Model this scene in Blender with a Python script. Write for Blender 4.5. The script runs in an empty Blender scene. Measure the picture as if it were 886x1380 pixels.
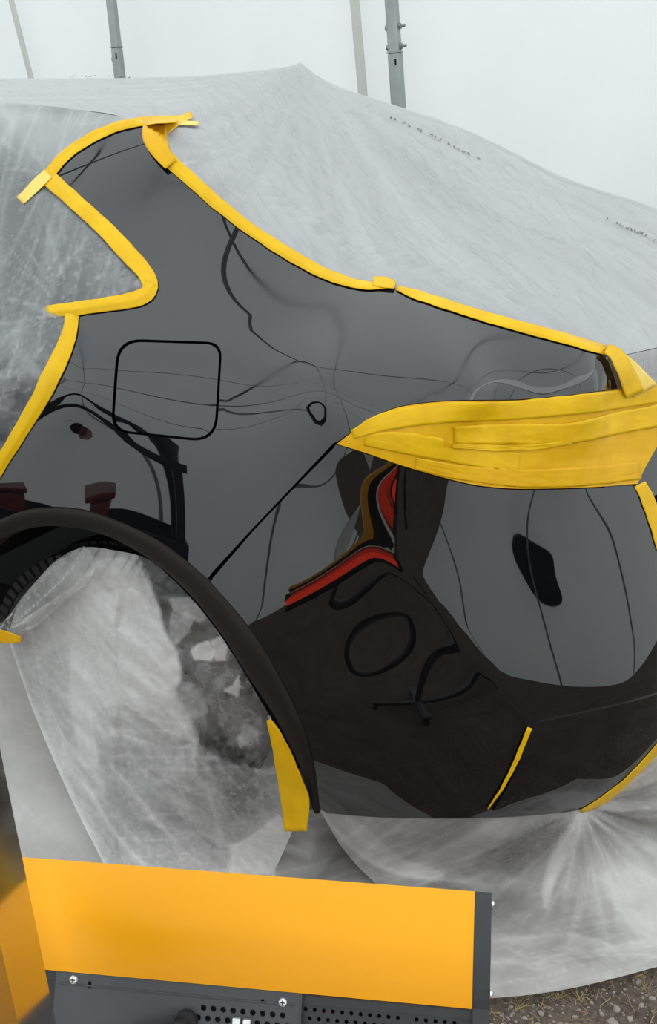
import bpy, bmesh, math, random
import numpy as np
from mathutils import Vector, noise
from mathutils.geometry import delaunay_2d_cdt

random.seed(7)
scn = bpy.context.scene
col = scn.collection

# ------------------------------------------------------------------ camera
CAM = np.array([1.114, -1.42, 1.376])
YAW, PIT, ROL, FPX = math.radians(23.967), math.radians(19.795), math.radians(1.381), 1426.2
W, H = 886, 1380
_d = np.array([-math.sin(YAW) * math.cos(PIT), math.cos(YAW) * math.cos(PIT), -math.sin(PIT)])
_r = np.array([math.cos(YAW), math.sin(YAW), 0.0])
_u = np.cross(_r, _d)
RGT = math.cos(ROL) * _r + math.sin(ROL) * _u
UPV = -math.sin(ROL) * _r + math.cos(ROL) * _u
FWD = _d
cam_data = bpy.data.cameras.new('camera')
cam = bpy.data.objects.new('camera', cam_data)
col.objects.link(cam)
from mathutils import Matrix
cam.matrix_world = Matrix(((RGT[0], UPV[0], -FWD[0], CAM[0]), (RGT[1], UPV[1], -FWD[1], CAM[1]),
                           (RGT[2], UPV[2], -FWD[2], CAM[2]), (0, 0, 0, 1)))
cam_data.sensor_fit = 'VERTICAL'
cam_data.sensor_height = 36.0
cam_data.lens = FPX / H * 36.0
cam_data.clip_start = 0.05
scn.camera = cam

# ------------------------------------------------------------------ world (bright overcast) and exposure
wd = bpy.data.worlds.new('overcast_sky')
scn.world = wd
wd.use_nodes = True
wn = wd.node_tree.nodes
bg = wn['Background']
bg.inputs[0].default_value = (0.93, 0.97, 1.0, 1)
bg.inputs[1].default_value = 2.45
scn.view_settings.view_transform = 'Standard'
scn.view_settings.look = 'None'
scn.view_settings.gamma = 1.0
scn.view_settings.exposure = 0.0
scn.cycles.max_bounces = 10
scn.cycles.diffuse_bounces = 5
scn.cycles.glossy_bounces = 5
scn.cycles.transparent_max_bounces = 16
scn.cycles.caustics_reflective = False
scn.cycles.sample_clamp_indirect = 6.0
scn.cycles.use_denoising = True


# ------------------------------------------------------------------ small helpers
def rays(px):
    px = np.atleast_2d(np.asarray(px, float))
    return FWD[None] + ((px[:, 0] - 443) / FPX)[:, None] * RGT[None] - ((px[:, 1] - 690) / FPX)[:, None] * UPV[None]


def at_y(x, y, Y):
    v = rays([(x, y)])[0]
    return CAM + v * (Y - CAM[1]) / v[1]


def at_z(x, y, Z):
    v = rays([(x, y)])[0]
    return CAM + v * (Z - CAM[2]) / v[2]


def at_depth(x, y, t):
    return CAM + rays([(x, y)])[0] * t


def project(P):
    v = np.atleast_2d(P) - CAM
    z = v @ FWD
    return np.stack([443 + FPX * (v @ RGT) / z, 690 - FPX * (v @ UPV) / z], 1)


def smooth(e0, e1, x):
    t = np.clip((x - e0) / (e1 - e0), 0, 1)
    return t * t * (3 - 2 * t)


def crom(pts, step=5.0, closed=False):
    """smooth curve through points, sampled about every `step`"""
    P = np.asarray(pts, float)
    n = len(P)
    out = []
    rng = n if closed else n - 1
    for i in range(rng):
        if closed:
            p0, p1, p2, p3 = P[(i - 1) % n], P[i], P[(i + 1) % n], P[(i + 2) % n]
        else:
            p1, p2 = P[i], P[i + 1]
            p0 = P[i - 1] if i > 0 else 2 * p1 - p2
            p3 = P[i + 2] if i + 2 < n else 2 * p2 - p1
        m = max(1, int(round(np.linalg.norm((p2 - p1)[:2]) / step)))
        # centripetal style tangents, limited so that short spans do not overshoot
        L = np.linalg.norm(p2 - p1) + 1e-9
        t1 = (p2 - p0) / (np.linalg.norm(p2 - p1) + np.linalg.norm(p1 - p0) + 1e-9) * L
        t2 = (p3 - p1) / (np.linalg.norm(p3 - p2) + np.linalg.norm(p2 - p1) + 1e-9) * L
        for k in range(m):
            t = k / m
            out.append((2 * t**3 - 3 * t**2 + 1) * p1 + (t**3 - 2 * t**2 + t) * t1 + (-2 * t**3 + 3 * t**2) * p2 + (t**3 - t**2) * t2)
    if not closed:
        out.append(P[-1])
    return np.array(out)


def line(pts, step=5.0):
    P = np.asarray(pts, float)
    out = []
    for a, b in zip(P[:-1], P[1:]):
        m = max(1, int(round(np.linalg.norm(b - a) / step)))
        out += [a + (b - a) * k / m for k in range(m)]
    out.append(P[-1])
    return np.array(out)


class TPS:
    def __init__(self, X, v, lam=0.0):
        self.X = X = np.asarray(X, float)
        v = np.asarray(v, float)
        n = len(X)
        K = self._k(X, X) + lam * np.eye(n)
        Pm = np.hstack([np.ones((n, 1)), X])
        A = np.block([[K, Pm], [Pm.T, np.zeros((3, 3))]])
        self.w = np.linalg.solve(A, np.concatenate([v, np.zeros(3)]))

    @staticmethod
    def _k(A, B):
        r2 = ((A[:, None, :] - B[None]) ** 2).sum(2)
        return 0.5 * r2 * np.log(r2 + 1e-12)

    def __call__(self, Q):
        Q = np.asarray(Q, float)
        out = []
        for i in range(0, len(Q), 20000):
            q = Q[i:i + 20000]
            out.append(self._k(q, self.X) @ self.w[:-3] + self.w[-3] + q @ self.w[-2:])
        return np.concatenate(out)


def inpoly(Q, poly):
    Q = np.asarray(Q)
    x, y = Q[:, 0], Q[:, 1]
    c = np.zeros(len(Q), bool)
    P = np.asarray(poly)
    j = len(P) - 1
    for i in range(len(P)):
        xi, yi, xj, yj = P[i, 0], P[i, 1], P[j, 0], P[j, 1]
        m = ((yi > y) != (yj > y))
        with np.errstate(divide='ignore', invalid='ignore'):
            c ^= m & (x < (xj - xi) * (y - yi) / (yj - yi + 1e-15) + xi)
        j = i
    return c


def dist_to_path(Q, path):
    Q = np.asarray(Q, float)
    best = np.full(len(Q), 1e9)
    P = np.asarray(path, float)
    for a, b in zip(P[:-1], P[1:]):
        ab = b - a
        t = np.clip(((Q - a) @ ab) / (ab @ ab + 1e-15), 0, 1)
        dd = np.hypot(*((a + t[:, None] * ab) - Q).T)
        best = np.minimum(best, dd)
    return best


def fill2d(poly, step, holes=()):
    """triangulate a 2D polygon with interior grid points; returns verts, tris, boundary loops (index lists)"""
    poly = np.asarray(poly, float)
    loops = [poly] + [np.asarray(h, float) for h in holes]
    verts, edges, bl = [], [], []
    for L in loops:
        b = len(verts)
        n = len(L)
        verts += [tuple(p) for p in L]
        edges += [(b + i, b + (i + 1) % n) for i in range(n)]
        bl.append(list(range(b, b + n)))
    lo, hi = poly.min(0), poly.max(0)
    gx = np.arange(lo[0], hi[0] + step, step)
    gy = np.arange(lo[1], hi[1] + step * .866, step * .866)
    X, Y = np.meshgrid(gx, gy)
    X = X + (np.arange(len(gy)) % 2)[:, None] * step * .5
    G = np.stack([X.ravel(), Y.ravel()], 1)
    keep = inpoly(G, poly)
    for h in holes:
        keep &= ~inpoly(G, h)
    G = G[keep]
    allp = np.concatenate([np.vstack([L, L[:1]]) for L in loops])
    if len(G):
        dm = np.full(len(G), 1e9)
        for L in loops:
            dm = np.minimum(dm, dist_to_path(G, np.vstack([L, L[:1]])))
        G = G[dm > step * .45]
    verts += [tuple(p) for p in G]
    v2, e2, f2, ov, oe, of = delaunay_2d_cdt([Vector(v) for v in verts], edges, [], 0, 1e-9)
    V = np.array([(v.x, v.y) for v in v2])
    F = np.array([f for f in f2 if len(f) == 3])
    cen = V[F].mean(1)
    k = inpoly(cen, poly)
    for h in holes:
        k &= ~inpoly(cen, h)
    F = F[k]
    a = V[F]
    area = (a[:, 1, 0] - a[:, 0, 0]) * (a[:, 2, 1] - a[:, 0, 1]) - (a[:, 1, 1] - a[:, 0, 1]) * (a[:, 2, 0] - a[:, 0, 0])
    F = F[np.abs(area) > 1e-12]
    # map the loops to output vertices
    mp = {}
    for i, src in enumerate(ov):
        for s in src:
            mp[s] = i
    loops_out = [[mp.get(i, i) for i in b] for b in bl]
    return V, F, loops_out


def mesh_obj(name, V, F, mat, parent=None, smooth_shade=True):
    me = bpy.data.meshes.new(name)
    me.from_pydata([tuple(map(float, v)) for v in V], [], [tuple(int(i) for i in f) for f in F])
    me.update()
    if smooth_shade:
        me.polygons.foreach_set('use_smooth', [True] * len(me.polygons))
    if mat:
        me.materials.append(mat)
    o = bpy.data.objects.new(name, me)
    col.objects.link(o)
    if parent:
        o.parent = parent
    return o


def tag(o, label=None, cat=None, group=None, kind=None):
    if label: o['label'] = label
    if cat: o['category'] = cat
    if group: o['group'] = group
    if kind: o['kind'] = kind
    return o


def empty(name, loc=(0, 0, 0)):
    o = bpy.data.objects.new(name, None)
    o.location = loc
    o.empty_display_size = 0.05
    col.objects.link(o)
    return o


def keep_world(o, parent):
    """parent without moving (parents here are unrotated empties)"""
    o.parent = parent
    o.matrix_parent_inverse = Matrix.Translation(-Vector(parent.location))
    return o


class MB:
    def __init__(self):
        self.v, self.f = [], []

    def add(self, V, F):
        b = len(self.v)
        self.v += [tuple(map(float, p)) for p in V]
        self.f += [tuple(int(i) + b for i in f) for f in F]

    def box(self, c, ax, ay, az):
        """c centre, half axis vectors"""
        c, ax, ay, az = map(lambda q: np.asarray(q, float), (c, ax, ay, az))
        V = [c + sx * ax + sy * ay + sz * az for sz in (-1, 1) for sy in (-1, 1) for sx in (-1, 1)]
        self.add(V, [(0, 2, 3, 1), (4, 5, 7, 6), (0, 1, 5, 4), (2, 6, 7, 3), (0, 4, 6, 2), (1, 3, 7, 5)])

    def tube(self, pts, r, n=10, caps=True):
        P = np.asarray(pts, float)
        R = np.broadcast_to(np.asarray(r, float), (len(P),))
        T = np.gradient(P, axis=0)
        T /= np.linalg.norm(T, axis=1)[:, None] + 1e-12
        ref = np.array([0, 0, 1.0]) if abs(T[0][2]) < .9 else np.array([1.0, 0, 0])
        V, F = [], []
        a = np.cross(T[0], ref); a /= np.linalg.norm(a)
        for i in range(len(P)):
            a = a - T[i] * (a @ T[i]); a /= np.linalg.norm(a) + 1e-12
            b = np.cross(T[i], a)
            for k in range(n):
                th = 2 * math.pi * k / n
                V.append(P[i] + R[i] * (math.cos(th) * a + math.sin(th) * b))
        for i in range(len(P) - 1):
            for k in range(n):
                k2 = (k + 1) % n
                F.append((i * n + k, i * n + k2, (i + 1) * n + k2, (i + 1) * n + k))
        if caps:
            F.append(tuple(range(n - 1, -1, -1)))
            F.append(tuple((len(P) - 1) * n + k for k in range(n)))
        self.add(V, F)

    def build(self, name, mat, parent=None, sm=False, bevel=0):
        o = mesh_obj(name, self.v, self.f, mat, parent, sm)
        if sm:
            try:
                o.data.set_sharp_from_angle(angle=math.radians(40))
            except Exception:
                pass
        if bevel:
            m = o.modifiers.new('bevel', 'BEVEL')
            m.width = bevel; m.segments = 2; m.limit_method = 'ANGLE'
        return o


# ------------------------------------------------------------------ materials
def mat(name):
    m = bpy.data.materials.new(name)
    m.use_nodes = True
    nt = m.node_tree
    for n in list(nt.nodes):
        nt.nodes.remove(n)
    out = nt.nodes.new('ShaderNodeOutputMaterial')
    return m, nt, out


def N(nt, typ, **kw):
    n = nt.nodes.new(typ)
    for k, v in kw.items():
        if k.startswith('i_'):
            key = k[2:].replace('_', ' ')
            n.inputs[key].default_value = v
        else:
            setattr(n, k, v)
    return n


def noise_bump(nt, scale, strength, dist=0.002, detail=4, stretch=None, coord='Object'):
    tc = N(nt, 'ShaderNodeTexCoord')
    src = tc.outputs[coord]
    if stretch:
        mp = N(nt, 'ShaderNodeMapping')
        mp.inputs['Scale'].default_value = stretch
        nt.links.new(src, mp.inputs[0]); src = mp.outputs[0]
    nz = N(nt, 'ShaderNodeTexNoise')
    nz.inputs['Scale'].default_value = scale
    nz.inputs['Detail'].default_value = detail
    nt.links.new(src, nz.inputs['Vector'])
    bp = N(nt, 'ShaderNodeBump')
    bp.inputs['Strength'].default_value = strength
    bp.inputs['Distance'].default_value = dist
    nt.links.new(nz.outputs['Fac'], bp.inputs['Height'])
    return bp, nz


def pbr(name, color, rough=.5, metal=0., spec=.5, coat=0., coat_rough=.03, ior=1.5, bump=None, var=0.0, var_scale=8):
    m, nt, out = mat(name)
    b = N(nt, 'ShaderNodeBsdfPrincipled')
    b.inputs['Base Color'].default_value = (*color, 1)
    b.inputs['Roughness'].default_value = rough
    b.inputs['Metallic'].default_value = metal
    b.inputs['Specular IOR Level'].default_value = spec
    b.inputs['IOR'].default_value = ior
    b.inputs['Coat Weight'].default_value = coat
    b.inputs['Coat Roughness'].default_value = coat_rough
    nt.links.new(b.outputs[0], out.inputs[0])
    if bump:
        bp, nz = noise_bump(nt, *bump)
        nt.links.new(bp.outputs[0], b.inputs['Normal'])
    if var:
        tc = N(nt, 'ShaderNodeTexCoord')
        nz = N(nt, 'ShaderNodeTexNoise'); nz.inputs['Scale'].default_value = var_scale; nz.inputs['Detail'].default_value = 5
        nt.links.new(tc.outputs['Object'], nz.inputs['Vector'])
        mx = N(nt, 'ShaderNodeMix', data_type='RGBA')
        mx.inputs[6].default_value = (*[c * (1 - var) for c in color], 1)
        mx.inputs[7].default_value = (*[min(1, c * (1 + var)) for c in color], 1)
        nt.links.new(nz.outputs['Fac'], mx.inputs[0])
        nt.links.new(mx.outputs[2], b.inputs['Base Color'])
    return m


def film_mat(name, color, alpha_lo=0.05, alpha_hi=.95, rough=.25, scale=7, stretch=(1, 1, 1), bump=.3, bdist=.003, trans=.5, gloss=.25, cloud=.3, creases=(), base=None):
    """thin plastic film: clear or milky (per-point 'milk'); fold glints and dark lines put into its opacity"""
    m, nt, out = mat(name)
    tc = N(nt, 'ShaderNodeTexCoord')

    def math_(op, a, b=None, clamp=False):
        n = N(nt, 'ShaderNodeMath', operation=op); n.use_clamp = clamp
        for i, v in enumerate((a, b)):
            if v is None: continue
            if isinstance(v, (int, float)): n.inputs[i].default_value = v
            else: nt.links.new(v, n.inputs[i])
        return n.outputs[0]
    nz = N(nt, 'ShaderNodeTexNoise'); nz.inputs['Scale'].default_value = scale; nz.inputs['Detail'].default_value = 7
    nz.inputs['Distortion'].default_value = 0.5
    nt.links.new(tc.outputs['Object'], nz.inputs['Vector'])
    if base is None:
        at = N(nt, 'ShaderNodeAttribute', attribute_name='milk_glint')
        fac = at.outputs['Fac']
    else:
        v = N(nt, 'ShaderNodeValue'); v.outputs[0].default_value = base
        fac = v.outputs[0]
    fac = math_('ADD', fac, math_('MULTIPLY', math_('SUBTRACT', nz.outputs['Fac'], .5), cloud * 2))
    hgt = math_('MULTIPLY', nz.outputs['Fac'], .4)
    for (sc, st, rot, wgt, pw, hw) in creases:
        m0 = N(nt, 'ShaderNodeMapping'); m0.inputs['Rotation'].default_value = rot
        nt.links.new(tc.outputs['Object'], m0.inputs[0])
        mp = N(nt, 'ShaderNodeMapping'); mp.inputs['Scale'].default_value = st
        nt.links.new(m0.outputs[0], mp.inputs[0])
        n2 = N(nt, 'ShaderNodeTexNoise'); n2.inputs['Scale'].default_value = sc; n2.inputs['Detail'].default_value = 2.5
        n2.inputs['Distortion'].default_value = .35
        nt.links.new(mp.outputs[0], n2.inputs['Vector'])
        rd = math_('SUBTRACT', 1.0, math_('MULTIPLY', math_('ABSOLUTE', math_('SUBTRACT', n2.outputs['Fac'], .5)), 4.0), True)
        ln = math_('POWER', rd, pw)
        fac = math_('ADD', fac, math_('MULTIPLY', ln, wgt))
        hgt = math_('ADD', hgt, math_('MULTIPLY', ln, hw))
    mr = N(nt, 'ShaderNodeMapRange')
    mr.inputs['To Min'].default_value = alpha_lo; mr.inputs['To Max'].default_value = alpha_hi
    nt.links.new(fac, mr.inputs[0])
    bp = N(nt, 'ShaderNodeBump'); bp.inputs['Strength'].default_value = bump; bp.inputs['Distance'].default_value = bdist
    nt.links.new(hgt, bp.inputs['Height'])
    df = N(nt, 'ShaderNodeBsdfDiffuse'); df.inputs[0].default_value = (*color, 1)
    tr = N(nt, 'ShaderNodeBsdfTranslucent'); tr.inputs[0].default_value = (*color, 1)
    m1 = N(nt, 'ShaderNodeMixShader'); m1.inputs[0].default_value = trans
    nt.links.new(df.outputs[0], m1.inputs[1]); nt.links.new(tr.outputs[0], m1.inputs[2])
    tp = N(nt, 'ShaderNodeBsdfTransparent'); tp.inputs[0].default_value = (.95, .95, .95, 1)
    m2 = N(nt, 'ShaderNodeMixShader')
    nt.links.new(mr.outputs[0], m2.inputs[0])
    nt.links.new(tp.outputs[0], m2.inputs[1]); nt.links.new(m1.outputs[0], m2.inputs[2])
    gl = N(nt, 'ShaderNodeBsdfGlossy'); gl.inputs['Roughness'].default_value = rough
    fr = N(nt, 'ShaderNodeFresnel'); fr.inputs['IOR'].default_value = 1.45
    ml = math_('MULTIPLY', fr.outputs[0], gloss * 4, True)
    m3 = N(nt, 'ShaderNodeMixShader')
    nt.links.new(ml, m3.inputs[0])
    nt.links.new(m2.outputs[0], m3.inputs[1]); nt.links.new(gl.outputs[0], m3.inputs[2])
    for s in (df, tr, gl, fr):
        nt.links.new(bp.outputs[0], s.inputs['Normal'])
    nt.links.new(m3.outputs[0], out.inputs[0])
    return m


M = {}
M['paint'] = pbr('glossy_black_paint', (.0035, .0036, .0042), rough=.5, spec=.0, coat=1.0, coat_rough=.012)
M['paint'].node_tree.nodes['Principled BSDF'].inputs['Coat IOR'].default_value = 1.74
M['paint'].node_tree.nodes['Principled BSDF'].inputs['Coat Tint'].default_value = (.93, .965, 1.0, 1)
M['gap'] = pbr('panel_gap_black', (.003, .003, .003), rough=.9, spec=.1)
M['arch'] = pbr('arch_lip_ground_reflection', (.016, .013, .011), rough=.6, spec=.15)  # brown of the mirrored ground put into the lip's own colour
M['liner'] = pbr('arch_liner_felt', (.012, .011, .011), rough=.95, spec=.1, bump=(60, .6, .004))
M['rubber'] = pbr('tyre_rubber', (.018, .017, .017), rough=.75, spec=.3)
M['alloy'] = pbr('alloy_metal', (.30, .30, .31), rough=.35, metal=.9)
M['glass'] = pbr('tinted_glass', (.012, .016, .018), rough=.03, spec=.6)
M['lens'] = pbr('red_lens', (.25, .01, .01), rough=.1)
M['trim'] = pbr('black_trim', (.006, .006, .006), rough=.35)


def tape_material(name, a, b, rough=.45):
    m, nt, out = mat(name)
    tc = N(nt, 'ShaderNodeTexCoord')
    nz = N(nt, 'ShaderNodeTexNoise'); nz.inputs['Scale'].default_value = 22; nz.inputs['Detail'].default_value = 4
    nt.links.new(tc.outputs['Object'], nz.inputs['Vector'])
    cr = N(nt, 'ShaderNodeValToRGB')
    cr.color_ramp.elements[0].position = .3; cr.color_ramp.elements[0].color = (*a, 1)
    cr.color_ramp.elements[1].position = .7; cr.color_ramp.elements[1].color = (*b, 1)
    nt.links.new(nz.outputs['Fac'], cr.inputs[0])
    pb = N(nt, 'ShaderNodeBsdfPrincipled')
    pb.inputs['Roughness'].default_value = rough; pb.inputs['Specular IOR Level'].default_value = .25
    nt.links.new(cr.outputs[0], pb.inputs['Base Color'])
    n2 = N(nt, 'ShaderNodeTexNoise'); n2.inputs['Scale'].default_value = 300; n2.inputs['Detail'].default_value = 2
    nt.links.new(tc.outputs['Object'], n2.inputs['Vector'])
    bp = N(nt, 'ShaderNodeBump'); bp.inputs['Strength'].default_value = .25; bp.inputs['Distance'].default_value = .0006
    nt.links.new(n2.outputs['Fac'], bp.inputs['Height']); nt.links.new(bp.outputs[0], pb.inputs['Normal'])
    nt.links.new(pb.outputs[0], out.inputs[0])
    return m


M['tape'] = tape_material('yellow_crepe_tape', (.68, .385, .002), (.78, .475, .004))
M['tape2'] = tape_material('yellow_crepe_tape_doubled', (.66, .345, .002), (.74, .41, .003))
M['tape_pale'] = tape_material('yellow_crepe_tape_single', (.80, .55, .10), (.85, .62, .16))
R90 = math.pi / 2
M['film_roof'] = film_mat('masking_film_grey', (.56, .565, .565), .3, .97, rough=.35, scale=5, bump=.32, bdist=.005, trans=.2, gloss=.10, cloud=.05,
                          creases=((9, (.22, 2.2, 1), (0, 0, .66), .05, 6, .9), (13, (.10, 2.0, 1), (0, 0, .60), -.09, 12, -.8), (26, (.10, 1.8, 1), (0, 0, .72), .02, 10, .3)))
M['film_side'] = film_mat('masking_film_clear', (.68, .70, .71), .05, .95, rough=.14, scale=7, bump=.25, bdist=.004, trans=.3, gloss=.22, cloud=.10)
M['film_wheel'] = film_mat('wheel_bag_film', (.85, .845, .83), .03, .97, rough=.16, scale=80, bump=.25, bdist=.002, trans=.3, gloss=.2, cloud=.20)
M['film_ground'] = film_mat('drop_film', (.82, .80, .775), .04, .96, rough=.18, scale=26, bump=.25, bdist=.003, trans=.3, gloss=.2, cloud=.12,
                            creases=((16, (.22, 1.6, 1), (0, 0, .30), .05, 14, .3),))
M['film_print'] = pbr('faded_print_ink', (.17, .17, .175), rough=.6)
M['orange'] = pbr('orange_lacquer', (.84, .345, .003), rough=.38, spec=.22, coat=.05, coat_rough=.2)
M['lamp_black'] = pbr('lamp_black_steel', (.020, .021, .023), rough=.42, spec=.45)
M['lamp_grey'] = pbr('lamp_grey_steel', (.055, .056, .06), rough=.45, spec=.45)
M['hole'] = pbr('hole_dark', (.004, .004, .004), rough=.9)
M['screw'] = pbr('zinc_screw', (.75, .75, .74), rough=.3, metal=.7)
M['mirror'] = pbr('polished_sheet_metal', (.55, .53, .50), rough=.14, metal=1.0)
M['mirror2'] = pbr('brushed_fold_metal', (.30, .28, .26), rough=.3, metal=1.0)
M['galv'] = pbr('galvanised_steel', (.30, .325, .32), rough=.5, metal=.35, var=.25, var_scale=14)
M['galv_bolt'] = pbr('zinc_bolt', (.26, .28, .275), rough=.4, metal=.5)


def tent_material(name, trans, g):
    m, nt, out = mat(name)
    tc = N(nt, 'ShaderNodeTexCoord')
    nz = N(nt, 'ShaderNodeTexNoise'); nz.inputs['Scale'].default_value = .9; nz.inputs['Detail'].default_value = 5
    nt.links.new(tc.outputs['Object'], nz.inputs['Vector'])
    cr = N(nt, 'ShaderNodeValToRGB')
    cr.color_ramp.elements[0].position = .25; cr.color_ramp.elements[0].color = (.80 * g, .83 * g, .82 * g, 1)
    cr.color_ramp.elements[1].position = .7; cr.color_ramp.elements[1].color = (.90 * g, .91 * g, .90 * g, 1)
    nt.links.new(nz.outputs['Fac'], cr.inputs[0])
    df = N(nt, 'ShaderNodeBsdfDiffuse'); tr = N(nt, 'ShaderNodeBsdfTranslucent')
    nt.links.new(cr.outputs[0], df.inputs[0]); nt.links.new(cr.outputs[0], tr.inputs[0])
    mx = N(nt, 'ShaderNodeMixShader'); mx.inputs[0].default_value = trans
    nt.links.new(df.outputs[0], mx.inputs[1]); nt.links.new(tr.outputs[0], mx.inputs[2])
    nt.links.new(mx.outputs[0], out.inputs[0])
    return m


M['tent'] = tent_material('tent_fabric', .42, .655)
M['tent_brightened'] = tent_material('tent_fabric_brightened', .66, 1.08)  # brighter copy of the fabric for unseen walls, extra light put into its colour
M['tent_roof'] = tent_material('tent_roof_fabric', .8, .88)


def seam_material():
    m, nt, out = mat('tent_fabric_seam')
    df = N(nt, 'ShaderNodeBsdfDiffuse'); tr = N(nt, 'ShaderNodeBsdfTranslucent')
    df.inputs[0].default_value = (.80, .80, .76, 1); tr.inputs[0].default_value = (.62, .63, .60, 1)
    mx = N(nt, 'ShaderNodeMixShader'); mx.inputs[0].default_value = .5
    nt.links.new(df.outputs[0], mx.inputs[1]); nt.links.new(tr.outputs[0], mx.inputs[2])
    nt.links.new(mx.outputs[0], out.inputs[0])
    return m


M['seam'] = seam_material()


def dirt_material():
    m, nt, out = mat('dry_dirt')
    tc = N(nt, 'ShaderNodeTexCoord')
    n1 = N(nt, 'ShaderNodeTexNoise'); n1.inputs['Scale'].default_value = 6; n1.inputs['Detail'].default_value = 8
    n2 = N(nt, 'ShaderNodeTexNoise'); n2.inputs['Scale'].default_value = 90; n2.inputs['Detail'].default_value = 6
    nt.links.new(tc.outputs['Object'], n1.inputs['Vector']); nt.links.new(tc.outputs['Object'], n2.inputs['Vector'])
    cr = N(nt, 'ShaderNodeValToRGB')
    e = cr.color_ramp.elements
    e[0].position = .3; e[0].color = (.042, .031, .024, 1)
    e[1].position = .72; e[1].color = (.19, .155, .125, 1)
    ad = N(nt, 'ShaderNodeMath', operation='MULTIPLY_ADD'); ad.inputs[1].default_value = .6
    sc = N(nt, 'ShaderNodeMath', operation='MULTIPLY'); sc.inputs[1].default_value = .4
    nt.links.new(n1.outputs['Fac'], sc.inputs[0])
    nt.links.new(n2.outputs['Fac'], ad.inputs[0]); nt.links.new(sc.outputs[0], ad.inputs[2])
    nt.links.new(ad.outputs[0], cr.inputs[0])
    b = N(nt, 'ShaderNodeBsdfPrincipled'); b.inputs['Roughness'].default_value = .95; b.inputs['Specular IOR Level'].default_value = .15
    nt.links.new(cr.outputs[0], b.inputs['Base Color'])
    bp = N(nt, 'ShaderNodeBump'); bp.inputs['Strength'].default_value = .8; bp.inputs['Distance'].default_value = .006
    nt.links.new(n2.outputs['Fac'], bp.inputs['Height']); nt.links.new(bp.outputs[0], b.inputs['Normal'])
    nt.links.new(b.outputs[0], out.inputs[0])
    return m


M['dirt'] = dirt_material()
M['pebble'] = pbr('pebble_stone', (.30, .27, .24), rough=.9, spec=.2, var=.4, var_scale=30)
M['straw'] = pbr('dry_straw', (.34, .27, .14), rough=.8, spec=.2)

# ------------------------------------------------------------------ setting: ground and tent
BACK_Y = 3.05


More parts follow.
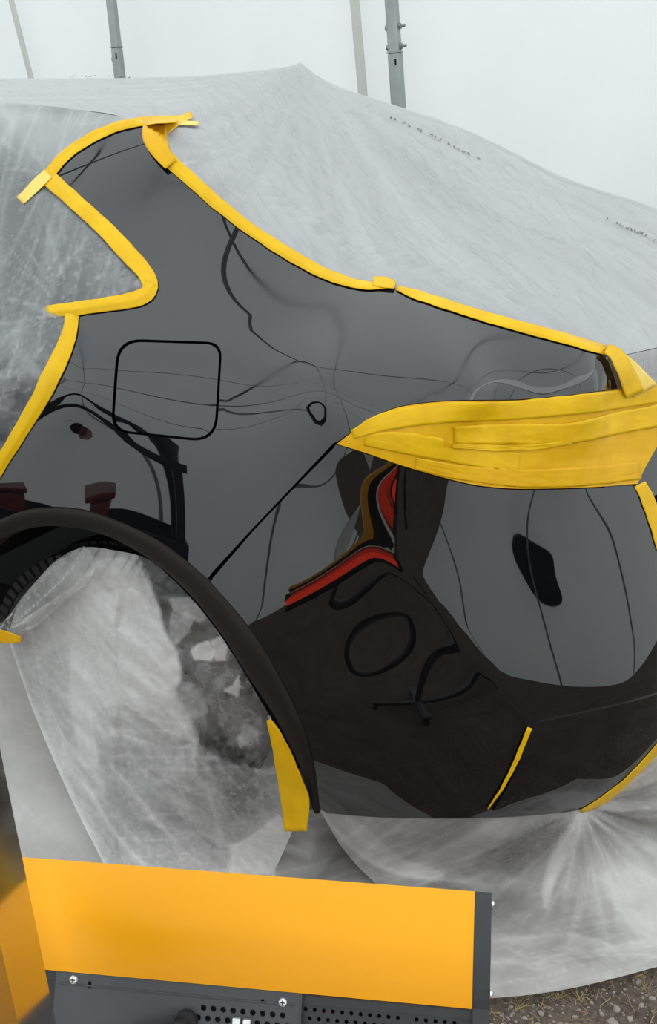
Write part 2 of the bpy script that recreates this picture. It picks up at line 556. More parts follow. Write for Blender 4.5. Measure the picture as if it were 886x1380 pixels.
def build_setting():
    # ground with gentle relief
    n = 120
    xs = np.concatenate([np.linspace(-6, -1.2, 14), np.linspace(-1.0, 1.8, 90), np.linspace(2.1, 7, 14)])
    ys = np.concatenate([np.linspace(-5.6, -.9, 14), np.linspace(-.8, 1.0, 60), np.linspace(1.3, 4.5, 12)])
    V = []
    for y in ys:
        for x in xs:
            z = .006 * noise.noise(Vector((x * 3, y * 3, 0))) + .004 * noise.noise(Vector((x * 14, y * 14, 3))) - .008
            V.append((x, y, z))
    nx = len(xs)
    F = [(j * nx + i, j * nx + i + 1, (j + 1) * nx + i + 1, (j + 1) * nx + i) for j in range(len(ys) - 1) for i in range(nx - 1)]
    ground = mesh_obj('ground', V, F, M['dirt'])
    tag(ground, 'bare brown dirt ground with small stones under the tent', kind='structure')
    # tent walls: gently rippled fabric sheets
    def wall(name, p0, p1, h, label, out, fabric='tent'):
        p0, p1 = np.array(p0, float), np.array(p1, float)
        nu, nv = 90, 26
        V = []
        for j in range(nv + 1):
            for i in range(nu + 1):
                u, v = i / nu, j / nv
                p = p0 + (p1 - p0) * u
                L = np.linalg.norm(p1 - p0)
                q = .025 * noise.noise(Vector((u * L * 1.3, v * 1.2, p0[0] * .3))) + .012 * noise.noise(Vector((u * L * 4, v * 2, 5)))
                V.append((p[0] + out[0] * q, p[1] + out[1] * q, v * h))
        F = [(j * (nu + 1) + i, j * (nu + 1) + i + 1, (j + 1) * (nu + 1) + i + 1, (j + 1) * (nu + 1) + i) for j in range(nv) for i in range(nu)]
        o = mesh_obj(name, V, F, M[fabric])
        tag(o, label, kind='structure')
        return o
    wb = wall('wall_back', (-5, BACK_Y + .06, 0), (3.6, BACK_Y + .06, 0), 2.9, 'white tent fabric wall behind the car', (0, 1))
    wf = wall('wall_front', (-5, -3.3, 0), (3.6, -3.3, 0), 2.9, 'white tent fabric wall behind the photographer', (0, 1), 'tent_brightened')
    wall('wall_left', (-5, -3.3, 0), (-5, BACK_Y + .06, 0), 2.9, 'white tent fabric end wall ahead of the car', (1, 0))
    wr = wall('wall_right', (3.6, -3.3, 0), (3.6, BACK_Y + .06, 0), 2.9, 'white tent fabric end wall behind the bumper', (1, 0), 'tent_brightened')
    # roof: shallow pitched fabric
    ym = (-3.3 + BACK_Y) / 2
    V = [(-5, -3.3, 2.9), (3.6, -3.3, 2.9), (3.6, ym, 3.9), (-5, ym, 3.9), (3.6, BACK_Y + .06, 2.9), (-5, BACK_Y + .06, 2.9)]
    ro = mesh_obj('ceiling', V, [(0, 1, 2, 3), (3, 2, 4, 5)], M['tent_roof'], smooth_shade=False)
    tag(ro, 'white translucent tent roof fabric', kind='structure')
    # fabric seams on the back wall, faint vertical bands
    for (xa, ya, xb, yb, w) in ((15, 0, 40, 98, 9), (478, 0, 489, 122, 13)):
        a, b = at_y(xa, ya, BACK_Y), at_y(xb, yb, BACK_Y)
        dv = (b - a) / (b[2] - a[2])
        lo, hi = a + dv * (0.02 - a[2]), a + dv * (2.85 - a[2])
        wm = w / FPX * (a[1] - CAM[1]) * .5
        mb = MB()
        mb.box((lo + hi) / 2, (hi - lo) / 2, (wm, 0, 0), (0, .004, 0))
        s = mb.build('fabric_seam', M['seam'], wb)
    # frame posts, bolted
    def post(top, bot, wpx, label, bolts, name='tent_post'):
        a, b = at_y(*top, BACK_Y - .06), at_y(*bot, BACK_Y - .06)
        dv = (b - a) / (b[2] - a[2])
        lo, hi = a + dv * (0.0 - a[2]), a + dv * (2.9 - a[2])
        wm = wpx / FPX * (a[1] - CAM[1]) * .5
        ax = (hi - lo); L = np.linalg.norm(ax); ax /= L
        e = empty(name, tuple(lo))
        side = np.cross(ax, [0, 1, 0]); side /= np.linalg.norm(side)
        fw = np.cross(side, ax)
        zj = a[2] - .20                                   # joint height
        tj = (zj - lo[2]) / (hi[2] - lo[2])
        pj = lo + (hi - lo) * tj
        m1 = MB(); m1.box((lo + pj) / 2, (pj - lo) / 2, side * wm, fw * wm)
        keep_world(m1.build('lower_tube', M['galv'], bevel=.006), e)
        m2 = MB(); m2.box((pj + hi) / 2, (hi - pj) / 2, side * wm * .92, fw * wm * .92)
        keep_world(m2.build('upper_tube', M['galv'], bevel=.006), e)
        m3 = MB(); m3.box(pj + ax * .004, ax * .003, side * wm * 1.06, fw * wm * 1.06)
        keep_world(m3.build('joint_lip', M['galv_bolt']), e)
        m5 = MB(); m5.box(pj - ax * .035 - fw * (wm + .001) - side * wm * .35, ax * .012, side * .003, fw * .001)
        keep_world(m5.build('key_slot', M['gap']), e)
        for (by, s) in bolts:
            c0 = pj + ax * by
            m4 = MB()
            base = c0 + side * s * wm
            m4.tube([base - side * s * .004, base + side * s * .008], .012, 8)
            if s < 0:
                m4.tube([base + side * s * .006, base + side * s * .026], .006, 8)
            keep_world(m4.build('bolt', M['galv_bolt'], sm=True), e)
        tag(e, label, 'post', kind='thing')
        return e
    post((528, 0), (537, 135), 16.5, 'grey galvanised tent post bolted at its joint, behind the film covered trunk',
         ((.025, 1), (.025, -1), (.10, 1), (.10, -1)))
    post((150, 0), (161, 97), 13.5, 'plain grey galvanised tent post standing behind the film covered roof', ((-.045, 1),))


def build_frame():
    """the tent's own pipes, with cables added to be mirrored as wavy lines, on the walls and roof out of the frame"""
    wf, wr, ce = bpy.data.objects['wall_front'], bpy.data.objects['wall_right'], bpy.data.objects['ceiling']
    ym = (-3.3 + BACK_Y) / 2

    def pipe(pts, r, par, name='frame_pipe'):
        mb = MB(); mb.tube(crom(pts, .12), r, 8)
        mb.build(name, M['galv'], par, sm=True)
    for x in (-3.4, -1.9, -.5, 1.0, 2.4):
        pipe([(x, -3.22, 0), (x + .05, -3.23, 1.4), (x, -3.2, 2.85)], .019, wf)
        pipe([(x, -3.2, 2.86), (x, ym, 3.85), (x, BACK_Y, 2.86)], .018, ce)
    for y in (-1.9, -.4, 1.2):
        pipe([(3.52, y, 0), (3.53, y, 2.9)], .018, wr)
    pipe([(-5, -3.2, 2.84), (3.55, -3.2, 2.84)], .022, wf)
    pipe([(3.52, -3.2, 2.84), (3.52, BACK_Y, 2.84)], .022, wr)
    pipe([(-5, ym, 3.83), (3.55, ym, 3.83)], .022, ce)
    for (a, b, sag) in (((-4, -3.15, 2.5), (-.6, -3.15, 2.2), .5), ((-.6, -3.15, 2.2), (2.3, -3.15, 2.6), .7), ((-2.5, -1.7, 3.3), (2.0, -2.4, 3.1), .35), ((3.45, -3, 2.4), (3.45, .8, 2.1), .6), ((1.6, -3.15, 2.7), (3.4, -2.2, 1.6), .3)):
        a, b = np.array(a), np.array(b)
        rnd = random.Random(int(abs(a[0]) * 10))
        P = []
        for t in np.linspace(0, 1, 13):
            p = a + (b - a) * t; p[2] -= sag * 4 * t * (1 - t) + rnd.uniform(-.09, .09) * (0 < t < 1); p[0] += rnd.uniform(-.05, .05) * (0 < t < 1)
            P.append(p)
        pipe(P, .008, wf if a[0] < 3 else wr, 'added_cable')


def build_dark_oval():
    """dark oval added on the unseen end wall to be mirrored in the bumper"""
    wr = bpy.data.objects['wall_right']
    g = pbr('dark_green_oval', (.010, .016, .011), rough=.9, spec=.1, var=.6, var_scale=9)
    k = 40
    V, F = [], []
    for j, (rr_, dx_) in enumerate(((1.0, 0), (1.04, -.004), (.98, -.012), (0.0, -.006))):
        for i in range(k):
            th = 2 * math.pi * i / k
            V.append((3.555 + dx_, -.36 + .40 * rr_ * math.cos(th), .58 + .036 * rr_ * math.sin(th) * (1 - .25 * math.cos(th))))
    for j in range(3):
        F += [(j * k + i, j * k + (i + 1) % k, (j + 1) * k + (i + 1) % k, (j + 1) * k + i) for i in range(k)]
    mesh_obj('dark_oval_stand_in', V, F, g, wr)


build_setting()
build_frame()
build_dark_oval()

# ------------------------------------------------------------------ car body surface
PLY, PRX, PXC = .965, .72, .30


def plan_table():
    xs = np.linspace(-2.4, PXC, 400)
    A = np.stack([xs, -.045 + .012 * (xs - PXC) ** 2], 1)
    t = np.linspace(0, math.pi / 2, 3000)[1:]
    pw = 2 / 2.3
    B = np.stack([PXC + PRX * np.sin(t) ** pw, .92 - PLY * np.clip(np.cos(t), 0, 1) ** pw], 1)
    P = np.vstack([A, B, B[-1:] + [[0, .4]]])
    s = np.concatenate([[0], np.cumsum(np.hypot(*np.diff(P, axis=0).T))])
    i0 = np.argmin(np.abs(P[:, 0] - PXC) + (P[:, 1] > .1))
    s = s - s[len(A) - 1] + PXC
    sg = np.arange(s[0], s[-1], .004)
    X, Y = np.interp(sg, s, P[:, 0]), np.interp(sg, s, P[:, 1])
    k = np.ones(15) / 15
    Xp, Yp = np.pad(X, 7, mode='reflect', reflect_type='odd'), np.pad(Y, 7, mode='reflect', reflect_type='odd')
    return sg, np.convolve(Xp, k, 'valid'), np.convolve(Yp, k, 'valid')


SG, PX, PY = plan_table()
TX, TY = np.gradient(PX, SG), np.gradient(PY, SG)
_l = np.hypot(TX, TY); TX /= _l; TY /= _l


def s_of_x(x):
    return float(np.interp(x, PX[PY < .93], SG[PY < .93]))


PROF = [  # z, inset of the side profile measured from the plan line
    (.14, .14), (.20, .10), (.25, .062), (.32, .028), (.40, .006), (.47, .0), (.54, .007), (.62, .020), (.70, .033), (.78, .045), (.87, .056), (.96, .068)]
PROFX = [(.14, .04), (.20, .0), (.25, -.022), (.32, -.036), (.40, -.042), (.46, -.040), (.54, -.020), (.62, .003), (.70, .025), (.78, .045), (.87, .062), (.96, .074)]
PROFC = [(.14, .09), (.20, .045), (.25, .014), (.32, .002), (.40, -.005), (.46, -.005), (.54, .004), (.62, .019), (.70, .033), (.78, .046), (.87, .058), (.96, .068)]
CTRL = []
for x in (-1.6, -.8, 0., .45):
    for z, dd in PROF:
        CTRL.append((s_of_x(x), z, dd))
for x in (.72, .90):
    for z, dd in (PROFC if x < .8 else PROFX):
        CTRL.append((s_of_x(x), z, dd))
for dsx in (.35, .75):
    for z, dd in PROFX:
        CTRL.append((s_of_x(.99) + dsx, z, dd))
for x, z, y in ((-1.6, 1.05, .10), (-1.6, 1.2, .24), (-1.6, 1.39, .38), (-1.6, 1.45, .52), (-.8, 1.05, .10), (-.8, 1.2, .235), (-.8, 1.39, .375), (-.8, 1.44, .50),
                (0., 1.01, .055), (.05, 1.116, .155), (0, 1.25, .265), (0, 1.392, .385), (0.05, 1.44, .50), (.25, 1.08, .135), (.25, 1.25, .34), (.25, 1.38, .48),
                (.474, 1.02, .055), (.474, 1.08, .15), (.474, 1.135, .264), (.474, 1.22, .46), (.70, 1.0, .115), (.70, 1.06, .20), (.70, 1.13, .36), (.80, 1.2, .56)):
    s = s_of_x(x)
    CTRL.append((s, z, y - float(np.interp(s, SG, PY))))
for x, z, dd in ((.861, 1.003, .045), (.861, 1.08, .12), (.95, 1.06, .09), (.99, 1.06, .09), (.99, 1.2, .2)):
    CTRL.append((s_of_x(x), z, dd))
for dsx in (.35, .75):
    CTRL.append((s_of_x(.99) + dsx, 1.06, .09)); CTRL.append((s_of_x(.99) + dsx, 1.2, .2))
CTRL = np.array(CTRL)
ZS = 1.15
TPSD = TPS(CTRL[:, :2] * [1, ZS], CTRL[:, 2], lam=2e-5)
FEAT = {'shoulder': None, 'crease': None}


def softplus(x, w):
    return w * np.logaddexp(0, x / w)


def inset(s, z):
    Q = np.stack([s, z * ZS], 1)
    d = TPSD(Q)
    if FEAT['shoulder'] is not None:
        a, b = FEAT['shoulder']
        zc = a + b * s
        fade = smooth(.80, .55, s)
        D = z - zc
        d = d + fade * (.10 * (softplus(D, .003) - np.maximum(0, D - .05) ** 1 * 1.0 * (D > .05)) - .0)
    if FEAT['crease'] is not None:
        P = FEAT['crease']
        a, b = P[0], P[-1]
        t = (b - a) / np.linalg.norm(b - a)
        n = np.array([-t[1], t[0]])
        if n[1] < 0: n = -n                     # towards the upper right side
        r = np.stack([s, z], 1) - a
        along = (r @ t) / np.linalg.norm(b - a)
        # bowed crease line
        D = r @ n - FEAT['bow'] * 4 * along * (1 - along)
        sp = softplus(-D, .0035)
        L = .055
        d = d + smooth(-.12, .35, along) * .34 * L * (1 - np.exp(-sp / L)) * smooth(1.5, 1.0, along)
    return d


def surf(s, z, off=0.0):
    x, y = np.interp(s, SG, PX), np.interp(s, SG, PY)
    tx, ty = np.interp(s, SG, TX), np.interp(s, SG, TY)
    nx, ny = -ty, tx            # inward normal of the plan
    d = inset(s, z)
    P = np.stack([x + nx * d, y + ny * d, z], 1)
    if np.any(off):
        P = P + surf_n(s, z) * np.reshape(off, (-1, 1))
    return P


def surf_n(s, z, h=.003):
    a = surf(s + h, z) - surf(s - h, z)
    b = surf(s, z + h) - surf(s, z - h)
    n = np.cross(a, b)
    return n / (np.linalg.norm(n, axis=1)[:, None] + 1e-12)


_gs, _gz = np.meshgrid(np.arange(-1.9, 1.75, .02), np.arange(.16, 1.46, .02))
_gs, _gz = _gs.ravel(), _gz.ravel()


def prep_grid():
    global GP, GK
    P = surf(_gs, _gz)
    n = surf_n(_gs, _gz)
    fac = ((CAM - P) * n).sum(1) / np.linalg.norm(CAM - P, axis=1)
    GK = fac > .02
    GP = project(P)


def inv(px, iters=8):
    """pixel -> (s, z) on the body surface (front facing sheet)"""
    px = np.atleast_2d(np.asarray(px, float))
    G = GP[GK]
    S, Z = _gs[GK], _gz[GK]
    idx = np.concatenate([np.argmin(((px[i:i + 200, None] - G[None]) ** 2).sum(2), 1) for i in range(0, len(px), 200)])
    s, z = S[idx].copy(), Z[idx].copy()
    h = 1e-4
    for _ in range(iters):
        p = project(surf(s, z))
        ps = (project(surf(s + h, z)) - p) / h
        pz = (project(surf(s, z + h)) - p) / h
        r = px - p
        det = ps[:, 0] * pz[:, 1] - ps[:, 1] * pz[:, 0]
        det = np.where(np.abs(det) < 1e3, np.sign(det + 1e-9) * 1e3, det)
        ds = (r[:, 0] * pz[:, 1] - r[:, 1] * pz[:, 0]) / det
        dz = (ps[:, 0] * r[:, 1] - ps[:, 1] * r[:, 0]) / det
        s = np.clip(s + np.clip(ds, -.05, .05), -1.95, 1.8)
        z = np.clip(z + np.clip(dz, -.05, .05), .12, 1.5)
    return np.stack([s, z], 1)


prep_grid()
# character line along the shoulder
q = inv([(110, 470), (330, 480), (610, 494)])
b1, a1 = np.polyfit(q[:, 0], q[:, 1], 1)
FEAT['shoulder'] = (a1, b1)
prep_grid()
FEAT['bow'] = .012
FEAT['crease'] = inv([(508, 742), (684, 938)])
prep_grid()


def body3(px, off=0.0):
    q = inv(px)
    return surf(q[:, 0], q[:, 1], off)


def patch(name, poly_px, mt, parent, step=.012, off=0.0, holes=(), flange=.012, disp=None, sz=None):
    """a panel of the body surface inside an outline; its edges fold inward (panel gaps have depth)"""
    q = inv(poly_px) if sz is None else np.asarray(sz, float)
    hs = [inv(h) for h in holes]
    V2, F, loops = fill2d(q, step, hs)
    o = np.full(len(V2), off)
    if disp is not None:
        o = o + disp(V2)
    V = surf(V2[:, 0], V2[:, 1], o)
    nrm = surf_n(V2[:, 0], V2[:, 1])
    # orient triangles outward
    a = V[F]
    fn = np.cross(a[:, 1] - a[:, 0], a[:, 2] - a[:, 0])
    flip = (fn * nrm[F[:, 0]]).sum(1) < 0
    F = F.copy(); F[flip] = F[flip][:, ::-1]
    faces = [tuple(f) for f in F]
    V = list(V)
    if flange:
        for li, L in enumerate(loops):
            b = len(V)
            for i in L: V.append(V[i])
            for i in L: V.append(V[i] - nrm[i] * flange)
            n = len(L)
            for i in range(n):
                j = (i + 1) % n
                faces.append((b + i, b + j, b + n + j, b + n + i))
    ob = mesh_obj(name, V, faces, mt, parent)
    return ob


def ribbon(name, pxpath, wpx, mt, parent=None, off=.003, nacross=8, panel=0, step=6.0, wr=.0007, on=None, seed=0, smoothpath=True, ends=(0, 0), lift=None):
    """a strip of tape following the body surface: centre line in the picture's frame, width per point"""
    P = np.array([p[:2] for p in pxpath], float)
    Wd = np.broadcast_to(np.asarray(wpx, float), (len(P),))
    PW = np.hstack([P, Wd[:, None]])
    C = crom(PW, step) if smoothpath else line(PW, step)
    T = np.gradient(C[:, :2], axis=0); T /= np.linalg.norm(T, axis=1)[:, None] + 1e-9
    Nn = np.stack([-T[:, 1], T[:, 0]], 1)
    n = len(C)
    rows, offs = [], []
    rnd = np.random.RandomState(seed + 3)
    for k in range(nacross + 1):
        v = k / nacross - .5
        jit = 0
        if k in (0, nacross):
            jit = np.array([noise.noise(Vector((i * .35, seed * 7.1 + k, 0))) * 1.0 for i in range(n)])
        sh = np.zeros(n)
        rows.append(C[:, :2] + Nn * ((v * C[:, 2]) + jit)[:, None])
        wv = np.array([noise.noise(Vector((i * .5, k * .9, seed * 3.3))) for i in range(n)]) * wr
        offs.append(off + wv + (lift(np.linspace(0, 1, n), v) if lift else 0))
    px = np.concatenate(rows); of = np.concatenate(offs)
    f3 = on or body3
    V = f3(px, of)
    if panel:                                   # the edge that is pressed on to the bare panel
        vv = np.repeat(np.linspace(-.5, .5, nacross + 1), n) * panel
        w_ = smooth(.10, .44, vv)[:, None]
        ib = np.where(w_[:, 0] > 0)[0]
        Vb = V.copy(); Vb[ib] = body3(px[ib], .0022)
        V = V * (1 - w_) + Vb * w_
    F = [(k * n + i, k * n + i + 1, (k + 1) * n + i + 1, (k + 1) * n + i) for k in range(nacross) for i in range(n - 1)]
    o = mesh_obj(name, V, F, mt, parent)
    m = o.modifiers.new('thickness', 'SOLIDIFY'); m.thickness = .0004; m.offset = 0
    return o


car = empty('car', (0, .9, 0))


def P_(o):
    return keep_world(o, car)


# outlines, in the photograph's frame
REAR_GLASS_EDGE = [(199, 168), (203, 185), (215, 207), (250, 241), (300, 285), (350, 321), (400, 352), (440, 373), (480, 386), (505, 389), (530, 387)]
TRUNK_EDGE = [(530, 387), (560, 400), (600, 414), (650, 430), (700, 444), (760, 460), (808, 474), (820, 486), (833, 523)]
LAMP_TOP = [(833, 523), (800, 528), (760, 533), (700, 538), (650, 539), (600, 540), (560, 544), (530, 550), (505, 562), (478, 579), (453, 597)]
LAMP_LOW = [(453, 599), (500, 614), (540, 628), (590, 643), (640, 655), (690, 660), (740, 660), (800, 658), (857, 654)]
SEAM = [(452, 600), (400, 652), (340, 715), (284, 777)]
ARCH_OUT = [(-70, 750), (-30, 716), (0, 699), (35, 686), (70, 683), (110, 686), (150, 698), (200, 720), (240, 746), (280, 780), (320, 825), (355, 872), (390, 935), (412, 985), (424, 1030), (432, 1094)]
ARCH_IN = [(-70, 800), (-30, 752), (0, 728), (35, 714), (70, 712), (110, 717), (150, 731), (195, 757), (232, 787), (266, 824), (298, 868), (330, 920), (362, 967), (385, 1012), (404, 1050), (418, 1096)]
WIN_TAPE = [(66, 240), (100, 271), (140, 308), (180, 350), (203, 374), (209, 388), (200, 401), (180, 408), (140, 414), (105, 418)]
C_TOP = [(66, 240), (85, 218), (110, 200), (140, 184), (170, 173), (200, 166)]
DOOR_EDGE = [(96, 420), (94, 440), (85, 470), (70, 505), (50, 545), (25, 590), (0, 635), (-30, 690), (-70, 752)]


def fuel_outline(grow):
    """rounded quadrilateral"""
    c = np.array([(158, 456), (300, 461), (292, 597), (149, 582)], float)
    cen = c.mean(0)
    pts = []
    rad = (34, 22, 36, 26)
    n = 4
    for i in range(n):
        p0, p1, p2 = c[i - 1], c[i], c[(i + 1) % n]
        a = (p0 - p1) / np.linalg.norm(p0 - p1); b = (p2 - p1) / np.linalg.norm(p2 - p1)
        r = rad[i]
        for k in range(9):
            t = k / 8
            q = (1 - t) ** 2 * (p1 + a * r) + 2 * t * (1 - t) * p1 + t * t * (p1 + b * r)
            pts.append(q)
    pts = np.array(pts)
    dv = pts - cen
    pts = cen + dv * (1 + grow / np.linalg.norm(dv, axis=1))[:, None]
    return line(np.vstack([pts, pts[:1]]), 6)[:-1]


SEAM_ROOF_ = [(-330, 134), (-190, 131), (-100, 132), (0, 137), (60, 143), (130, 152), (180, 161), (199, 166)]


def rev(p):
    return list(reversed(p))


def build_car():
    qp = np.vstack([
        crom(DOOR_EDGE[::-1], 6)[:-1], crom(rev(WIN_TAPE), 6)[1:-1], crom(C_TOP, 6)[:-1], crom(REAR_GLASS_EDGE, 6)[:-1],
        crom(TRUNK_EDGE[:-2], 6)[:-1], line(TRUNK_EDGE[-3:], 6)[:-1], crom(LAMP_TOP, 6)[:-1],
        line([(450, 597)] + [(x - 1.1, y - 1.1) for x, y in SEAM[1:-1]] + [(281, 777)], 6)[:-1], crom(rev(ARCH_OUT[:10]), 6)])
    P_(patch('quarter_panel', qp, M['paint'], None, holes=[fuel_outline(0)]))
    fd = P_(patch('fuel_door', fuel_outline(-4.2), M['paint'], None, off=-.0005))
    ring = P_(patch('fuel_door_recess', fuel_outline(3), M['gap'], None, off=-.012, flange=0, step=.02))
    bp = np.vstack([
        crom(LAMP_LOW, 6)[:-1], crom([(858, 655), (870, 680), (880, 706), (890, 740), (905, 800), (930, 840), (985, 850)], 6)[:-1],
        crom([(985, 850), (975, 930), (930, 975), (886, 1012), (840, 1055), (800, 1082), (780, 1092)], 6)[:-1],
        crom([(780, 1092), (740, 1097), (690, 1101), (640, 1103), (560, 1103), (500, 1101), (434, 1095)], 6)[:-1],
        crom(rev(ARCH_OUT[9:]), 6)[1:-1], line([(287, 779)] + [(x + 1.1, y + 1.1) for x, y in SEAM[::-1][1:-1]] + [(454, 600)], 6)[:-1]])
    P_(patch('rear_bumper', bp, M['paint'], None))
    vp = np.vstack([crom([(664, 1091), (682, 1062), (698, 1030), (709, 1000), (717, 980), (728, 972)], 6)[:-1], crom([(728, 972), (770, 963), (850, 945), (905, 928)], 6)[:-1],
                    line([(905, 928), (905, 985)], 6)[:-1], crom([(905, 985), (882, 1012), (836, 1055), (790, 1086)], 6)[:-1], line([(790, 1086), (664, 1091)], 6)[:-1]])
    P_(patch('lower_valance', vp, M['paint'], None, off=.0035, flange=.006))
    # dark inner shell behind the panels so that gaps read black
    ss = np.vstack([line([(-.9, .30), (-.46, .5), (-.2, .74), (.2, .74), (.38, .45), (.40, .3), (1.3, .3), (1.3, .95), (s_of_x(.84), .95), (.47, 1.08), (.2, .98), (-.9, .9), (-.9, .30)], .03)])[:-1]
    P_(patch('inner_body', None, M['gap'], None, off=-.022, sz=ss, flange=0, step=.03))
    # wheel arch lip: rolls from the panel edge inward
    n = 60
    A = crom(ARCH_OUT, 4); B = crom(ARCH_IN, 4)
    ta, tb = np.linspace(0, 1, n), np.linspace(0, 1, n)
    def res(C):
        L = np.concatenate([[0], np.cumsum(np.hypot(*np.diff(C, axis=0).T))]); L /= L[-1]
        return np.stack([np.interp(ta, L, C[:, 0]), np.interp(ta, L, C[:, 1])], 1)
    A, B = res(A), res(B)
    a3 = body3(A)
    V, F = [], []
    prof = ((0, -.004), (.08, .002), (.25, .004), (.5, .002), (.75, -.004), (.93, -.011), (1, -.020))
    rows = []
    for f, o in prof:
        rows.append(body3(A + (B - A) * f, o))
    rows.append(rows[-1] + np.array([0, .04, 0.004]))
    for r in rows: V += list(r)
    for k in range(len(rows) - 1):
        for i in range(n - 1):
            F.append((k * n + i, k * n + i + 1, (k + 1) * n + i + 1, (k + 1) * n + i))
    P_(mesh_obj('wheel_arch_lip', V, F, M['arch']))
    # liner: runs inward from the lip
    inner = rows[-1]
    cen = np.array([inner[:, 0].mean() - .02, 0, .33])
    V, F = [], []
    deps = (0, .03, .08, .16, .26, .36)
    for j, dy in enumerate(deps):
        for p in inner:
            rad = p - cen; rad[1] = 0
            sc = 1 + .02 * min(j, 2)
            rip = 1 + .008 * math.sin(8 * math.atan2(rad[2], rad[0]))
            V.append(cen + rad * sc * rip + np.array([0, p[1] + dy, 0]))
    for j in range(len(deps) - 1):
        for i in range(n - 1):
            F.append((j * n + i, j * n + i + 1, (j + 1) * n + i + 1, (j + 1) * n + i))
    b = len(V)
    V.append(cen + np.array([0, inner[:, 1].mean() + .36, 0]))
    for i in range(n - 1):
        F.append(((len(deps) - 1) * n + i, (len(deps) - 1) * n + i + 1, b))
    P_(mesh_obj('wheel_arch_liner', V, F, M['liner']))
    # wheel
    wc = np.array([-.02, .115, .306])
    mb = MB()
    sec = [(.205, .0), (.230, -.012), (.26, -.016), (.283, -.010), (.296, .006), (.302, .03), (.305, .09), (.302, .16), (.295, .19), (.27, .21), (.205, .20)]
    m = 72
    V = [wc + np.array([r * math.cos(2 * math.pi * k / m), y, r * math.sin(2 * math.pi * k / m)]) for k in range(m) for r, y in sec]
    ns = len(sec)
    F = [(k * ns + i, k * ns + i + 1, ((k + 1) % m) * ns + i + 1, ((k + 1) % m) * ns + i) for k in range(m) for i in range(ns - 1)]
    mb.add(V, F)
    tyre = P_(mb.build('tyre', M['rubber'], sm=True))
    tb = MB()
    for k in range(80):
        th = 2 * math.pi * k / 80
        rd = np.array([math.cos(th), 0, math.sin(th)]); tg = np.array([-math.sin(th), 0, math.cos(th)])
        tb.box(wc + rd * .297 + np.array([0, .012, 0]), rd * .010, tg * .0075, np.array([0, .022, 0]))
        tb.box(wc + rd * .304 + np.array([0, .065, 0]), rd * .006, tg * .0095, np.array([0, .022, 0]))
    t = tb.build('tread_blocks', M['rubber']); t.parent = tyre; t['kind'] = 'stuff'
    rm = MB()
    sec = [(.207, .0), (.20, -.012), (.19, -.004), (.185, .05), (.185, .17)]
    V = [wc + np.array([r * math.cos(2 * math.pi * k / m), y, r * math.sin(2 * math.pi * k / m)]) for k in range(m) for r, y in sec]
    ns = len(sec)
    rm.add(V, [(k * ns + i, k * ns + i + 1, ((k + 1) % m) * ns + i + 1, ((k + 1) % m) * ns + i) for k in range(m) for i in range(ns - 1)])
    rim = P_(rm.build('wheel_rim', M['alloy'], sm=True))
    for k in range(5):
        sp = MB(); th = 2 * math.pi * k / 5 + .3
        rd = np.array([math.cos(th), 0, math.sin(th)]); tg = np.array([-math.sin(th), 0, math.cos(th)])
        sp.box(wc + rd * .115 + np.array([0, .005, 0]), rd * .085, tg * .022, np.array([0, .009, 0]))
        o = sp.build('spoke', M['alloy'], bevel=.006); o.parent = rim
    hb = MB(); hb.tube([wc + [0, -.004, 0], wc + [0, .10, 0]], .05, 20)
    o = hb.build('hub', M['alloy'], sm=True); o.parent = rim
    # glass and door under the film
    win = np.vstack([crom([(203, 376), (207, 388), (196, 401), (150, 410), (100, 415), (40, 422), (-60, 432), (-330, 452)], 8)[:-1], line([(-330, 452), (-330, 190)], 10)[:-1],
                     crom([(-330, 190), (-160, 180), (-60, 172), (0, 178), (30, 200), (66, 240)], 8)[:-1], crom(WIN_TAPE[:5], 8)])
    P_(patch('side_window', win, M['glass'], None, off=-.004, step=.02))
    rs = np.vstack([crom(SEAM_ROOF_, 8)[:-1], line([(199, 168), (196, 168)], 8)[:-1], crom(rev(C_TOP)[1:], 8)[:-1], crom([(66, 240), (30, 200), (0, 178), (-60, 172), (-190, 180), (-330, 190)], 8)])
    P_(patch('roof_side', rs, M['paint'], None, off=-.004, step=.02))
    dr = np.vstack([crom(DOOR_EDGE, 8)[:-1], line([(-70, 752), (-130, 770), (-330, 775), (-330, 452)], 10)[:-1], line([(-330, 452), (-60, 434), (40, 424), (96, 418)], 10)[:-1]])
    P_(patch('rear_door', dr, M['paint'], None, off=-.0005, step=.02))
    # tail light lens under its tape
    tl = np.vstack([crom(rev(LAMP_TOP), 7)[:-1], line([(833, 523), (880, 520), (930, 540), (930, 640), (857, 652)], 7)[:-1], crom(rev(LAMP_LOW), 7)[:-1]])
    P_(patch('tail_light', tl, M['lens'], None, off=-.014, step=.02))
    # the rest of the rear and the far side, so that the body is whole from a step aside
    s_mid = float(np.interp(.92, PY[PY > .2], SG[PY > .2]))

    def rect(s0, s1, z0, z1):
        return line([(s0, z0), (s1, z0), (s1, z1), (s0, z1), (s0, z0)], .04)[:-1]
    P_(patch('rear_bumper_centre', None, M['paint'], None, off=-.004, sz=rect(s_of_x(.93), s_mid, .22, .765), step=.03))
    P_(patch('trunk_lid_face', None, M['paint'], None, off=-.010, sz=rect(s_of_x(.90), s_mid, .775, .958), step=.03))
    for nm, sz in (('rear_bumper_far', rect(.45, s_mid, .22, .765)), ('trunk_lid_face_far', rect(1.0, s_mid, .775, .958)), ('far_side_panel', rect(-1.55, .99, .24, 1.03))):
        o = patch(nm, None, M['paint'], None, off=-.004, sz=sz, step=.04)
        for v in o.data.vertices: v.co.y = 1.84 - v.co.y
        o.data.flip_normals()
        P_(o)
    mb = MB(); mb.box((-.40, .92, .27), (1.15, 0, 0), (0, .52, 0), (0, 0, .06))
    P_(mb.build('underbody', M['gap']))


